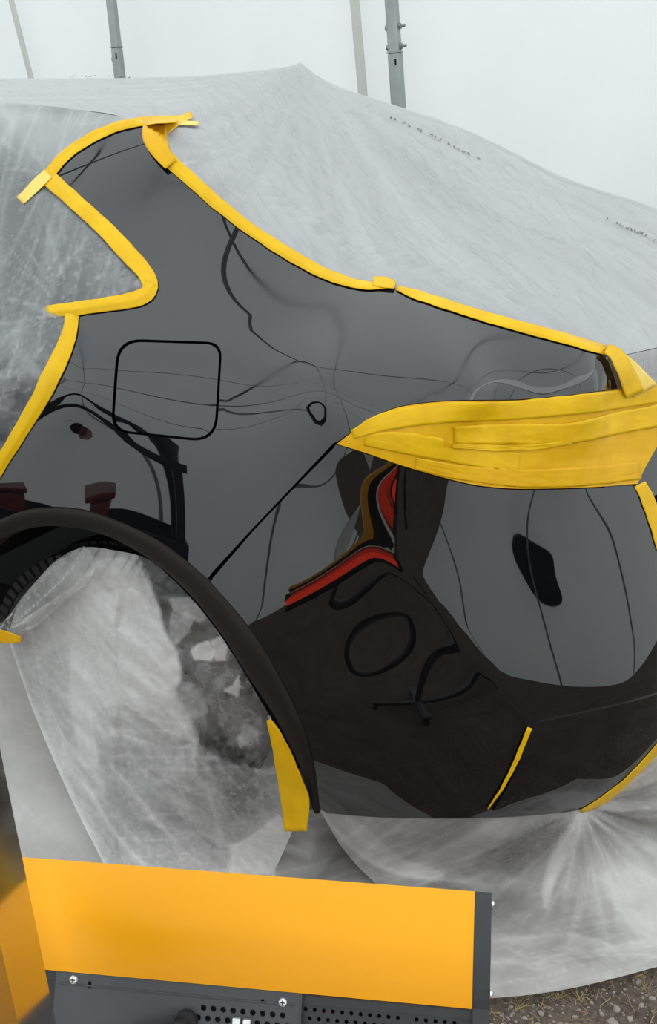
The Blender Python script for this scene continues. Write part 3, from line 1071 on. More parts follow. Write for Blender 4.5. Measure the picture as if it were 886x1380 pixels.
build_car()
tag(car, 'glossy black sedan, its rear quarter bare and the rest wrapped in masking film', 'car')
#@@REST
# ------------------------------------------------------------------ masking film over roof, rear glass and trunk
def milk_glint_attr(o, vals):
    at = o.data.attributes.new('milk_glint', 'FLOAT', 'POINT')
    at.data.foreach_set('value', np.asarray(vals, np.float32))


def nz3(P, sc, seed=0.0):
    return np.array([noise.noise(Vector((p[0] * sc[0] + seed, p[1] * sc[1], p[2] * sc[2] + seed * .37))) for p in P])


def crumple(P, sc, seed=0.0):
    out = []
    for p in P:
        d, _ = noise.voronoi(Vector((p[0] * sc[0] + seed, p[1] * sc[1], p[2] * sc[2])))
        out.append(d[1] - d[0])
    return np.array(out)


SEAM_ROOF = [(-320, 134), (-190, 131), (-60, 132), (0, 137), (60, 143), (130, 152), (180, 161), (199, 166)]
near_px = np.vstack([crom(SEAM_ROOF, 6)[:-1], crom(REAR_GLASS_EDGE, 6)[:-1], crom(TRUNK_EDGE[:-2], 6)])
near3 = body3(near_px, .001)
trunk_rear = [tuple(p[:2]) for p in body3([(838, 480), (850, 477), (868, 473), (886, 469)], -.001)] + [(.913, .57), (.935, .70), (.947, .80), (.955, .92)]
ctl = [tuple(p) for p in near3[::9]]
for q in ((-330, 112), (-190, 108), (-80, 106), (0, 103), (150, 101), (290, 95), (350, 91), (386, 90), (425, 100), (480, 118), (540, 137), (640, 175), (760, 236), (886, 277)):
    ctl.append(tuple(at_y(*q, .92)))
ctl += [tuple(p) for p in body3([(838, 480), (850, 477), (868, 473), (886, 469)], 0.)] + [(.955, .92, 1.165), (.935, .70, 1.12)]
# the film lies closer to the rear glass between its edge and the centre
for q, y in (((300, 190), .58), ((420, 270), .52), ((520, 320), .50)):
    ctl.append(tuple(at_y(*q, y)))
ctl = np.array(ctl)
TPSR = TPS(ctl[:, :2], ctl[:, 2], lam=3e-5)
FIN = at_y(406, 86, .92)


def roof_z(x, y, fin=True):
    yf = .92 - np.sqrt((y - .92) ** 2 + (.05 if not fin else .02) ** 2)
    z = TPSR(np.stack([x, np.minimum(yf, .92)], 1))
    if fin:
        r = np.hypot(x - FIN[0], (y - .92) * 1.0)
        base = TPSR(np.array([[FIN[0], .90]]))[0]
        z = z + (FIN[2] - base) * np.exp(-(r / .035)) * 1.25
    return z


near2 = near3[:, :2]
poly = np.vstack([near2, line([near2[-1]] + trunk_rear, .02)[1:], line([(.955, .92), (.94, 1.2), (.93, 1.42), (.60, 1.62), (0, 1.50), (-.3, 1.50), (-1.65, 1.50), near2[0]], .03)[1:-1]])
V2, F, loops = fill2d(poly, .011)
z = roof_z(V2[:, 0], V2[:, 1])
dn = dist_to_path(V2, near2)
dx, dy = V2[:, 0] - FIN[0], V2[:, 1] - .92
rr = np.hypot(dx, dy)
ang = np.arctan2(dy, dx)
fold = np.zeros(len(V2))
for i in range(len(V2)):
    a, r = ang[i], rr[i]
    f = noise.noise(Vector((a * 9, r * 1.2, 0))) + .6 * noise.noise(Vector((a * 26, r * 2.2, 7))) + .35 * noise.noise(Vector((a * 60, r * 3, 3)))
    fold[i] = f
fold *= .0055 * 1.5 * smooth(.03, .25, rr) * smooth(0.012, .08, dn) * np.where(dx > -.1, 1, .5)
edge = np.array([noise.noise(Vector((p[0] * 46 + p[1] * 30, p[0] * 6 - p[1] * 9, 2))) for p in V2]) * .0028 * np.exp(-((dn - .045) / .035) ** 2)
# a rank of short creases where the film slides over the glass
hat = np.array([noise.noise(Vector((p[0] * 75 - p[1] * 20, p[0] * 5 + p[1] * 12, 9))) for p in V2]) * .0055 * np.exp(-((dn - .17) / .05) ** 2) * smooth(.0, .1, V2[:, 0]) * smooth(.75, .5, V2[:, 0])
big = nz3(np.c_[V2, np.zeros(len(V2))], (3.2, 3.2, 1), 4) * .006 * smooth(0, .12, dn)
z = z + (fold + edge + hat + big) * smooth(0, .05, dist_to_path(V2, [tuple(near2[-1])] + trunk_rear))
V = np.c_[V2, z]
V = list(V); F = [tuple(f) for f in F]
# orient upward
F = [f if np.cross(V2[f[1]] - V2[f[0]], V2[f[2]] - V2[f[0]]) > 0 else f[::-1] for f in F]
# the film turns down over the rear of the trunk
tr = line([tuple(near2[-1])] + trunk_rear + [(.95, 1.05)], .02)
tz = roof_z(tr[:, 0], tr[:, 1])
prev = None
for j, (o, dz) in enumerate(((0, -.001), (.002, -.006), (.003, -.018), (.004, -.034), (.0045, -.05), (.005, -.066))):
    row = []
    for i, p in enumerate(tr):
        nx, ny = (.75, -.66) if i < 8 else (1, -.1)
        rp = .0015 * math.sin(i * 1.7) * (j > 1)
        row.append(len(V)); V.append(np.array([p[0] + nx * (o + rp), p[1] + ny * (o + rp), tz[i] + dz]))
    if prev:
        for i in range(1, len(tr) - 1):
            F.append((prev[i], row[i], row[i + 1], prev[i + 1]))
    prev = row
film_top = mesh_obj('masking_film', V, F, M['film_roof'])


def rdg(x, y, z, p):
    return max(0.0, 1 - 2.6 * abs(noise.noise(Vector((x, y, z))))) ** p


_mk = np.full(len(V), .74)
for i in range(len(V2)):
    a, r = ang[i], rr[i]
    k = smooth(.05, .3, np.array([r]))[0] * (1 if dx[i] > -.1 else .4)
    _mk[i] = .80 + .10 * k * fold[i] / .008 + .05 * k * rdg(a * 22, r * 1.5, 3, 6) - .07 * k * rdg(a * 17, r * 1.5, 8, 5) - .10 * math.exp(-(dn[i] / .12) ** 2) + 38 * (edge[i] + hat[i])  # fold shading and a darker band by the tape painted into the opacity
milk_glint_attr(film_top, np.clip(_mk, .2, .95))
tag(film_top, 'large grey masking film tented from the roof fin over rear glass and trunk', 'masking film')


# faint rows of print on the film
def glyphs(path_px, n, h, seed, name):
    rnd = random.Random(seed)
    mb = MB()
    P = line(path_px, 1.0)
    for k in range(n):
        i = int((k + .5) / n * (len(P) - 2))
        c = P[i]; t = P[min(i + 1, len(P) - 1)] - P[max(0, i - 1)]; t /= np.linalg.norm(t) + 1e-9
        nrm = np.array([-t[1], t[0]])
        w = np.linalg.norm(P[-1] - P[0]) / n * .38
        pts = []
        for _ in range(rnd.choice((3, 4, 5))):
            pts.append(c + t * rnd.uniform(-w, w) + nrm * rnd.uniform(-h, h))
        if rnd.random() < .12: continue
        W3 = []
        for q in pts:
            W3.append(hit_roof(q))
        W3 = [w_ for w_ in W3 if w_ is not None]
        for a, b in zip(W3[:-1], W3[1:]):
            d = b - a; L = np.linalg.norm(d)
            if L < 1e-5 or L > .08: continue
            up = np.array([0, 0, 1.0]); s = np.cross(d / L, up); s /= np.linalg.norm(s) + 1e-9
            wdt = .0011
            mb.add([a - s * wdt, b - s * wdt, b + s * wdt, a + s * wdt, a + up * wdt * 1.2, b + up * wdt * 1.2], [(0, 1, 2, 3), (0, 1, 5, 4), (3, 2, 5, 4)])
    o = mb.build(name, M['film_print'], film_top)
    o['kind'] = 'stuff'
    return o


_rz = np.array(V)[:len(V2)]
_rp = project(_rz)
_rd = (_rz - CAM) @ FWD


def hit_roof(q):
    d2 = ((_rp - np.asarray(q)) ** 2).sum(1)
    idx = np.argsort(d2)[:24]
    idx = idx[d2[idx] < 400]
    if len(idx) == 0: return None
    m = _rd[idx].min()
    idx = idx[_rd[idx] < m + .12]
    w = 1 / (d2[idx] + .5)
    t = (w * _rd[idx]).sum() / w.sum()
    return at_depth(*q, t - .004)


glyphs([(368, 101), (402, 106)], 4, 4.0, 3, 'printed_letters')
glyphs([(524, 156), (598, 190)], 12, 2.0, 5, 'printed_letters')
glyphs([(602, 193), (650, 215)], 7, 1.5, 6, 'printed_letters')
glyphs([(818, 295), (876, 319)], 11, 2.0, 8, 'printed_letters')
glyphs([(880, 323), (900, 331)], 3, 3.0, 9, 'printed_letters')
glyphs([(92, 103), (132, 103)], 7, 1.0, 11, 'printed_letters')
glyphs([(144, 103), (178, 105)], 6, 1.2, 12, 'printed_letters')

# painted roof, rear glass and trunk lid below the film
def under(name, x0, x1, mt, drop):
    ns_ = len(crom(SEAM_ROOF, 6))
    side = near2[:ns_ - 1] if name == 'roof_panel' else near2[ns_ - 1:]
    near = side[(side[:, 0] >= x0) & (side[:, 0] <= x1)]
    near = near[np.argsort(near[:, 0])] + [0, .012]
    ym = 1.84 - near[::-1, 1]
    p2 = np.vstack([near, np.c_[near[::-1, 0], np.minimum(ym, 1.45)]])
    Q, Fq, _ = fill2d(p2, .022)
    dd = dist_to_path(Q, near)
    zz = roof_z(Q[:, 0], Q[:, 1], False) - .042 - .02 * smooth(0, .06, dd) - drop * smooth(0, .3, dd)
    Fq = [tuple(f) if np.cross(Q[f[1]] - Q[f[0]], Q[f[2]] - Q[f[0]]) > 0 else tuple(f[::-1]) for f in Fq]
    return keep_world(mesh_obj(name, np.c_[Q, zz], Fq, mt), car)


under('roof_panel', -1.5, -.03, M['paint'], .0)
under('rear_window', -.02, .46, M['glass'], .01)
under('trunk_lid', .465, .86, M['paint'], .01)
mb = MB()
fb = np.array([FIN[0], .92, FIN[2] - .005])
mb.add([fb + [-.12, -.03, -.075], fb + [.03, -.03, -.085], fb + [.03, .03, -.085], fb + [-.12, .03, -.075], fb + [-.01, -.004, -.006], fb + [.012, -.004, -.008], fb + [.012, .004, -.008], fb + [-.01, .004, -.006]],
       [(3, 2, 1, 0), (0, 1, 5, 4), (1, 2, 6, 5), (2, 3, 7, 6), (3, 0, 4, 7), (4, 5, 6, 7)])
keep_world(mb.build('roof_antenna_fin', M['paint'], bevel=.003), car)

# ------------------------------------------------------------------ film over the rear door and side windows
sp = np.vstack([crom(SEAM_ROOF, 7)[:-1], line([(199, 166), (196, 165)], 7)[:-1], crom(rev(C_TOP), 7)[1:-1], crom(WIN_TAPE, 7)[:-1], line([(105, 418), (96, 420)], 6)[:-1], crom(DOOR_EDGE, 7)[:-1], line([(-70, 752), (-130, 772), (-320, 776), (-320, 134)], 10)[:-1]])


def side_px(V2):
    return project(surf(V2[:, 0], V2[:, 1]))


def side_disp(V2):
    p = side_px(V2)
    bd = dist_to_path(p, np.vstack([sp, sp[:1]]))
    d = np.zeros(len(p))
    c = np.array([95, 425.])
    a = np.arctan2(p[:, 1] - c[1], p[:, 0] - c[0]); r = np.hypot(*(p - c).T)
    for i in range(len(p)):
        x, y = p[i]
        ray_ = noise.noise(Vector((a[i] * 7, r[i] * .006, 1))) + .7 * noise.noise(Vector((a[i] * 19, r[i] * .01, 4)))
        # tall creases falling from the rail
        st = noise.noise(Vector(((x + .28 * y) * .035, y * .004, 8))) + .6 * noise.noise(Vector(((x + .3 * y) * .09, y * .008, 2)))
        dd = noise.voronoi(Vector((x * .022, y * .03, 0)))[0]
        cr = (dd[1] - dd[0])
        wcr = smooth(430, 520, np.array([y]))[0]
        d[i] = .0022 * ray_ * math.exp(-r[i] / 160) * min(1, r[i] / 45) + .0020 * st * (1 - wcr) + wcr * .005 * cr
    return (d + .0062) * smooth(6, 30, bd)


film_side = patch('masking_film', sp, M['film_side'], None, step=.0056, off=.0008, flange=0, disp=side_disp)
_sp = project(np.array([v.co for v in film_side.data.vertices]))
_m = np.zeros(len(_sp))
_da = dist_to_path(_sp, [(-330, 150), (-60, 140), (0, 150), (40, 165), (76, 195), (110, 180), (199, 160)])
for i, (x, y) in enumerate(_sp):
    m_ = .25 + .42 * smooth(75, 0, np.array([_da[i]]))[0] + .10 * noise.noise(Vector((x * .012, y * .006, 1)))
    if y > 480: m_ -= .14 * min(1, (y - 480) / 50)
    for (cx, cy, fr, R_, wt) in ((95, 424, 9, 130, .30), (202, 386, 8, 80, .18), (62, 236, 6, 190, .14)):
        r = math.hypot(x - cx, y - cy)
        if r < R_ * 2.2:
            a = math.atan2(y - cy, x - cx)
            m_ += wt * math.exp(-(r / R_) ** 2) * (rdg(a * fr, r * .006, cx, 9) + .5 * rdg(a * fr * 2.4, r * .012, cy, 8))
    u = x + .30 * (y - 240)
    m_ += .16 * rdg(u * .022, y * .003, 5, 14) + .08 * rdg(u * .06, y * .005, 2, 12)
    if y > 455:
        k = min(1, (y - 455) / 50)
        dd, pp = noise.voronoi(Vector((x * .035 + y * .012, y * .035 - x * .01, 3)))
        hsh = math.sin(pp[0].x * 91.7 + pp[0].y * 47.3) * .5 + .5
        m_ += k * (.40 * (hsh > .80) * min(1, (dd[1] - dd[0]) * 3) + .25 * max(0, 1 - (dd[1] - dd[0]) * 9))  # bright streaks and crumple facets are glints painted into the opacity
    _m[i] = m_
milk_glint_attr(film_side, np.clip(_m, .05, .95))
tag(film_side, 'clear crinkled masking film over the side windows and rear door', 'masking film')


# ------------------------------------------------------------------ tape
_sc = 200.0


def hits(px):
    """depth of the first surface met along each line of sight (tape is laid on what is really there)"""
    dg = bpy.context.evaluated_depsgraph_get()
    out = []
    for v in rays(px):
        ok, loc, nn, idx, ob, mt = scn.ray_cast(dg, Vector(CAM), Vector(v / np.linalg.norm(v)))
        out.append((np.array(loc) - CAM) @ FWD if ok else 99.0)
    return np.array(out)


def lay_on(paths, lam, reach=(-16, -8, 0, 8, 16), step=14):
    P = []
    for pth in paths:
        C = crom(pth, step)
        T = np.gradient(C, axis=0); T /= np.linalg.norm(T, axis=1)[:, None] + 1e-9
        Nn = np.stack([-T[:, 1], T[:, 0]], 1)
        for r_ in reach: P.append(C + Nn * r_)
    P = np.vstack(P)
    t = hits(P)
    ok = np.ones(len(P), bool)
    for i in range(len(P)):
        d = np.hypot(*(P - P[i]).T)
        ok[i] = abs(t[i] - np.median(t[d < 36])) < .05
    return TPS(P[ok] / _sc, t[ok], lam=lam)


bpy.context.view_layer.update()
TPST = lay_on([REAR_GLASS_EDGE, TRUNK_EDGE[:-2], C_TOP + [(235, 161)]], 2e-4)


def edge3(px, off=0.0):
    t = TPST(np.asarray(px) / _sc)
    tb = (body3(px) - CAM) @ FWD
    t = np.where(np.abs(tb - t) < .03, np.minimum(t, tb + .001), t) - np.asarray(off) - .0045
    return CAM + rays(px) * t[:, None]


def tape(path, w, label, mt='tape', on=None, group=None, **kw):
    o = ribbon('masking_tape', path, w, M[mt], on=on, **kw)
    tag(o, label, 'masking tape')
    return o


tape([(60, 243), (85, 213), (110, 194), (140, 178), (170, 168), (200, 163), (235, 161), (240, 161)], [17, 16, 16, 15, 14, 13, 11, 11], 'yellow tape curving along the roof rail over the black pillar', on=edge3, seed=1, panel=1)
tape([(66, 241), (100, 271), (140, 308), (178, 348), (198, 371), (204, 388), (198, 400)], [23, 22, 23, 24, 22, 20, 16], 'yellow tape down the sloping rear edge of the side window', off=.007, seed=2, panel=-1)
tape([(66, 422), (105, 418), (140, 413), (180, 406), (200, 398), (207, 384)], [14, 16, 16, 18, 18, 14], 'yellow tape along the bottom edge of the side window', mt='tape', off=.008, seed=3, panel=1)
tape([(99, 426), (97, 445), (88, 472), (72, 506), (52, 545), (26, 588), (0, 630), (-30, 682)], [16, 17, 20, 22, 20, 18, 16, 14], 'yellow tape running down the door edge to the wheel arch', off=.0075, seed=4, panel=-1)
tape([(68, 238), (50, 255), (31, 275)], [14, 15, 13], 'short pale yellow tape tail sticking past the window corner onto the film', mt='tape_pale', off=.009, seed=5)
tape([(214, 203), (250, 236), (300, 280), (350, 318), (400, 349), (440, 370), (480, 383), (505, 386), (532, 382)], [20, 19, 18, 17, 17, 16, 14, 12, 12], 'long yellow tape along the rear glass edge from pillar to trunk', on=edge3, seed=6, panel=1)
tape([(209, 165), (209, 186), (219, 207), (230, 222)], [30, 33, 24, 19], 'wide doubled yellow tape at the top corner of the rear glass', mt='tape2', on=edge3, off=.007, seed=7)
tape([(212, 184), (234, 166), (259, 154)], [16, 13, 9], 'short yellow tape strip crossing the roof rail tape at its end', on=edge3, off=.004, seed=8)
tape([(238, 165), (268, 166)], [6, 5], 'thin cream tape end lying on film right of the pillar top', mt='tape_pale', on=edge3, off=.004, seed=9)
tape([(503, 378), (518, 380), (533, 384)], [12, 15, 10], 'small torn yellow tape scrap where glass tape meets trunk tape', on=edge3, off=.005, seed=10)
tape([(535, 388), (560, 397), (600, 410), (650, 426), (700, 440), (760, 456), (808, 470), (824, 475)], [8, 14, 15, 15, 16, 16, 15, 12], 'long yellow tape along the trunk lid gap', on=edge3, off=.002, seed=11, panel=1)


tape([(836, 480), (850, 498), (866, 527)], [6, 18, 36], 'pale yellow tape flap over the trunk film beside the lid corner', mt='tape_pale', on=body3, off=.007, seed=13)
tape([(812, 473), (826, 482), (838, 503), (851, 531)], [14, 20, 24, 26], 'yellow tape turning down the trunk lid corner to the masked lamp', on=body3, off=.0095, seed=12)
tape([(862, 652), (872, 672), (882, 700), (894, 740)], [16, 18, 18, 18], 'yellow tape down the bumper edge below the masked lamp', off=.0015, seed=14)
tape([(782, 1091), (812, 1076), (846, 1050), (872, 1024), (900, 990)], [5, 11, 13, 14, 15], 'yellow tape along the lower rear corner of the bumper', off=.0046, seed=15)
tape([(657, 1088), (676, 1060), (692, 1030), (704, 1002), (713, 979)], [2, 4, 6, 7, 6], 'thin yellow tape line on the black bumper recess edge', off=.0044, seed=16)

# tape wrapped over the tail light, several overlapping strips
lampmask = empty('lamp_masking', tuple(body3([(650, 655)])[0]))
tag(lampmask, 'tail light wrapped in overlapping crinkled yellow masking tape', 'lamp masking')
tlp = np.vstack([crom(rev([(p[0], p[1] + 1.5) for p in LAMP_TOP[:-1]] + [(455, 598)]), 6)[:-1], line([(833, 524), (862, 520), (884, 517), (915, 530), (915, 585), (884, 603), (869, 630), (858, 653)], 6)[:-1], crom(rev([(p[0], p[1] - 1.5) for p in LAMP_LOW[1:]] + [] ), 6)[:-1] if False else crom([(858, 652), (800, 656), (740, 658), (690, 658), (640, 653), (590, 641), (540, 626), (500, 612), (455, 598)], 6)[:-1]])


def lamp_disp(V2):
    p = project(surf(V2[:, 0], V2[:, 1]))
    bd = dist_to_path(p, np.vstack([tlp, tlp[:1]]))
    d = np.array([.0012 * noise.noise(Vector((q[0] * .012, q[1] * .05, 0))) + .0009 * noise.noise(Vector((q[0] * .03, q[1] * .12, 5))) for q in p])
    cr = [(600, 598), (700, 600), (772, 590), (800, 582), (886, 572)]
    dc = dist_to_path(p, cr)
    d += .002 * np.exp(-dc / 5) + .0015 * np.exp(-dist_to_path(p, [(655, 640), (675, 628), (700, 636)]) / 4)
    return d * smooth(0, 10, bd)


def lm(o): return keep_world(o, lampmask)


lm(patch('tape_sheet', tlp, M['tape2'], None, step=.006, off=.002, flange=.004, disp=lamp_disp))
lm(ribbon('tape_strip', [(476, 585), (520, 568), (600, 556), (700, 552), (800, 542), (900, 528)], [12, 24, 26, 25, 26, 24], M['tape'], off=.0036, seed=21, wr=.001))
lm(ribbon('tape_strip', [(610, 585), (690, 584), (765, 583), (830, 570), (905, 556)], [24, 28, 28, 30, 30], M['tape'], off=.0046, seed=22, wr=.0016))
lm(ribbon('tape_strip', [(492, 592), (540, 596), (600, 606), (650, 616), (700, 622)], [16, 28, 30, 28, 24], M['tape_pale'], off=.0031, seed=23, wr=.001)).data.materials[0] = M['tape']
lm(ribbon('tape_strip', [(560, 624), (620, 636), (700, 644), (780, 642), (862, 634)], [16, 20, 24, 26, 24], M['tape2'], off=.0031, seed=24, wr=.0012))
lm(ribbon('tape_strip', [(607, 599), (660, 603), (720, 601), (768, 594)], [5, 8, 7, 4], M['tape'], off=.0062, seed=25, wr=.0012))


# ------------------------------------------------------------------ film sheets placed by depth
def px_sheet(name, outline, ctrl, step, mt, disp=None, milk_glint=None, lam=1e-4):
    """a hanging film: outline in the photograph's frame, depth from control points that are fixed in the scene"""
    cp = np.array([c[0] for c in ctrl], float)
    tv = np.array([(np.asarray(c[1]) - CAM) @ FWD for c in ctrl])
    T = TPS(cp / 200, tv, lam=lam)
    V2, F, loops = fill2d(outline, step)
    t = T(V2 / 200)
    V = CAM + rays(V2) * t[:, None]
    F = F.copy()
    a = V[F]; n = np.cross(a[:, 1] - a[:, 0], a[:, 2] - a[:, 0])
    fl = (n * (CAM - V[F[:, 0]])).sum(1) < 0
    F[fl] = F[fl][:, ::-1]
    vn = np.zeros_like(V)
    n[fl] *= -1
    for k in range(3): np.add.at(vn, F[:, k], n)
    vn /= np.linalg.norm(vn, axis=1)[:, None] + 1e-12
    if disp is not None:
        V = V + vn * disp(V2, V)[:, None]
    V[:, 2] = np.maximum(V[:, 2], .012)
    o = mesh_obj(name, V, F, mt)
    if milk_glint is not None:
        milk_glint_attr(o, milk_glint(V2))
    return o


def blobs(V2, base, items):
    v = np.full(len(V2), base, float)
    for x, y, rx, ry, a in items:
        v += a * np.exp(-(((V2[:, 0] - x) / rx) ** 2 + ((V2[:, 1] - y) / ry) ** 2))
    return v


wo = np.vstack([crom([(14, 845), (24, 818), (48, 784), (80, 752), (112, 738), (150, 741), (200, 754), (238, 786), (272, 823), (304, 866), (336, 918), (362, 962), (378, 985), (388, 1020), (396, 1060), (402, 1092)], 6)[:-1],
                line([(402, 1092), (397, 1112), (392, 1126), (372, 1170), (360, 1230), (160, 1220)], 6)[:-1], crom([(160, 1220), (140, 1165), (112, 1110), (86, 1055), (62, 1000), (40, 945), (24, 900), (12, 866)], 6)])
wc_ = [((20, 840), at_y(20, 840, .035)), ((112, 742), at_y(112, 742, .06)), ((200, 756), at_y(200, 756, .078)), ((272, 825), at_y(272, 825, .072)), ((336, 918), at_y(336, 918, .068)), ((376, 985), at_y(376, 985, .062)),
       ((384, 1060), at_y(384, 1060, .045)), ((392, 1095), at_y(392, 1095, .03)), ((180, 860), at_y(180, 860, .045)), ((110, 880), at_y(110, 880, .05)), ((200, 960), at_y(200, 960, .03)), ((300, 1000), at_y(300, 1000, .055)), ((60, 950), at_y(60, 950, .05)),
       ((250, 1060), at_y(250, 1060, .02)), ((330, 1080), at_y(330, 1080, .04)), ((110, 1080), at_y(110, 1080, .0)), ((150, 1170), at_z(150, 1170, .03)), ((250, 1180), at_z(250, 1180, .03)), ((370, 1175), at_z(370, 1175, .03)), ((250, 1225), at_z(250, 1225, .02)), ((380, 1225), at_z(380, 1225, .02)), ((160, 1222), at_z(160, 1222, .02))]


def wheel_disp(V2, V):
    out = np.zeros(len(V2))
    for i, (x, y) in enumerate(V2):
        dd = noise.voronoi(Vector((x * .024 + y * .008, y * .019 - x * .008, 0)))[0]
        cr = (dd[1] - dd[0])
        d2 = noise.voronoi(Vector((x * .05, y * .04, 4)))[0]
        cr2 = d2[1] - d2[0]
        wr = min(1, max(0, (x - 190) / 80)) * min(1, max(0, (1060 - y) / 60))           # crumpled right side
        wt = min(1, max(0, (830 - y) / 60))                                          # crumpled top
        k = max(wr, wt)
        # long soft folds that fall to the lower right
        u = (x * .72 - y * .69) if x < 160 else (x * .55 + y * .0) - y * .75
        f = noise.noise(Vector((u * .018, (x + y) * .004, 3))) + .5 * noise.noise(Vector((u * .05, (x + y) * .008, 6))) + .22 * noise.noise(Vector((u * .13, (x + y) * .02, 1)))
        out[i] = k * (.010 * cr + .004 * cr2) + (1 - .6 * k) * .009 * f
    bd = dist_to_path(V2, np.vstack([wo, wo[:1]]))
    return out * smooth(0, 18, bd)


# folds and flap of the bag film, white glints painted in as milkiness: outline, milkiness (1.x sets it, below 1 adds), edge softness
WHEEL_FOLD_GLINTS = [
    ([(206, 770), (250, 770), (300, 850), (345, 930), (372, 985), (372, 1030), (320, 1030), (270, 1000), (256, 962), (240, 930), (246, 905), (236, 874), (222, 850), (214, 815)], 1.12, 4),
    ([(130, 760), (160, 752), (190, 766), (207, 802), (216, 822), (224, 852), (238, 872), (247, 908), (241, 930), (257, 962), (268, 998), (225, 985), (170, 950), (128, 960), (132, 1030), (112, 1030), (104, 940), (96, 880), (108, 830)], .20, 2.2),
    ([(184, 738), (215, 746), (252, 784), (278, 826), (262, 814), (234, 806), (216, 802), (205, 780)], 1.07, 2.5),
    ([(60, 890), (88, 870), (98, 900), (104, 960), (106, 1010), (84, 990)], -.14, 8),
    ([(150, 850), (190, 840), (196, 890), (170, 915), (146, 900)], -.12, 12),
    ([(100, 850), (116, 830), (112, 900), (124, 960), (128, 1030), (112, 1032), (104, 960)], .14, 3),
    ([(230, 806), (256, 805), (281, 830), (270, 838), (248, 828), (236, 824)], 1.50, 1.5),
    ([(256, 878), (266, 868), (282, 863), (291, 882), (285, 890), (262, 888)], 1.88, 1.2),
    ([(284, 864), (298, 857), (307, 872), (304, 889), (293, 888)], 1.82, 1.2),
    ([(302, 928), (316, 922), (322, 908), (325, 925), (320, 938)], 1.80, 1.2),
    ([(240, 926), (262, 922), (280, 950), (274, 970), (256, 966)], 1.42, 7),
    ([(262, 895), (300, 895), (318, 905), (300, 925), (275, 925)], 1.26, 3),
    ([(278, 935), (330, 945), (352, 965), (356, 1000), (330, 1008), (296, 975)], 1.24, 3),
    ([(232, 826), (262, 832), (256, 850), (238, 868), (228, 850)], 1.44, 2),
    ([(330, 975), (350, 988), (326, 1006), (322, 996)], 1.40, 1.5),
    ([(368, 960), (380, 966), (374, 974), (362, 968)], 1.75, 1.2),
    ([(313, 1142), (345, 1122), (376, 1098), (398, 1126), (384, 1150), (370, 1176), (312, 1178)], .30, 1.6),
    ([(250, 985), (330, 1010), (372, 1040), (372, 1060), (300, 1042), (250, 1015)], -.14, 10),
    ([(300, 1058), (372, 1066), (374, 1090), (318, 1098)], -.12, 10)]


def wheel_milk_glint(V2):  # film milkiness, with fold glints and bright streaks painted into it
    v = blobs(V2, .52, [(120, 870, 70, 120, .34), (150, 780, 70, 30, .12), (100, 1000, 45, 130, .20), (210, 880, 70, 70, .24), (330, 1050, 60, 60, -.22), (270, 1000, 60, 50, -.05), (200, 1090, 110, 60, -.02),
                        (360, 1145, 30, 30, .30), (50, 800, 40, 36, -.26), (225, 775, 45, 18, -.26)])
    bd = dist_to_path(V2, [(14, 866), (40, 945), (62, 1000), (86, 1055), (112, 1110), (140, 1165), (160, 1220)])
    v += .25 * np.exp(-bd / 4)
    fl = dist_to_path(V2, [(108, 835), (104, 930), (112, 1000), (136, 1062)])
    v += .22 * np.exp(-(fl / 9) ** 2)
    for ln, w_, wd in (([(150, 1030), (185, 1075), (235, 1132)], .3, 3), ([(112, 1055), (150, 1115), (196, 1168)], .25, 3), ([(150, 985), (220, 1010), (280, 1060), (300, 1130)], .15, 3), ([(235, 960), (262, 1000), (264, 1040)], .2, 3), ([(396, 1112), (312, 1140), (308, 1180)], .2, 3)):
        v += w_ * np.exp(-dist_to_path(V2, ln) / wd)
    w = np.zeros(len(V2))
    lip = dist_to_path(V2, [(205, 760), (240, 790), (272, 826), (304, 868), (336, 920), (368, 975)])
    for i, (x, y) in enumerate(V2):
        s_ = .10 * noise.noise(Vector((x * .022, y * .014, 2)))
        # falling folds on the left, sweeping ones lower right
        u = x * .9 - .38 * y if y < 1000 else x * .75 - y * .62
        s_ += .12 * rdg(u * .030, (x + y) * .004, 3, 9) + .07 * rdg(u * .085, (x + y) * .007, 6, 8)
        if y > 960 and x > 150:
            u2 = y - .18 * x + .0009 * (x - 150) ** 2
            s_ += .14 * rdg(u2 * .035, x * .004, 4, 10) + .07 * rdg(u2 * .10, x * .008, 9, 8)
        k = min(1, max(0, (90 - lip[i]) / 35)) * min(1, max(0, (x - 206) / 30)) * min(1, max(0, (1010 - y) / 50))
        if k > 0:
            s_ += k * (.25 * rdg(x * .03 + y * .012, y * .02 - x * .01, 3, 8) + .18 * rdg(x * .08, y * .05 + x * .03, 6, 8))
        w[i] = s_
    for pl, val, sf in WHEEL_FOLD_GLINTS:
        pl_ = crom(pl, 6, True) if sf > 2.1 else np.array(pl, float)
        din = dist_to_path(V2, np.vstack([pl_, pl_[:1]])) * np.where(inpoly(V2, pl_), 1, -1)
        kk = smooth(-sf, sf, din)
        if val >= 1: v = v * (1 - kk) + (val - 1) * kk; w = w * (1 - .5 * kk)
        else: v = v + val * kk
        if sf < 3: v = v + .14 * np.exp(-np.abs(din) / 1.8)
    top = np.exp(-((V2[:, 1] - (742 + .0018 * (V2[:, 0] - 120) ** 2)) / 26) ** 2)
    tw_ = np.array([rdg((x + .5 * y) * .06, y * .01, 5, 4) for x, y in V2])
    v = v - .48 * top * tw_
    return np.clip(v + w, .05, .96)


film_wheel = px_sheet('wheel_bag', wo, wc_, 3.0, M['film_wheel'], wheel_disp, wheel_milk_glint)
tag(film_wheel, 'milky crumpled plastic bag film wrapped over the rear wheel', 'wheel cover')

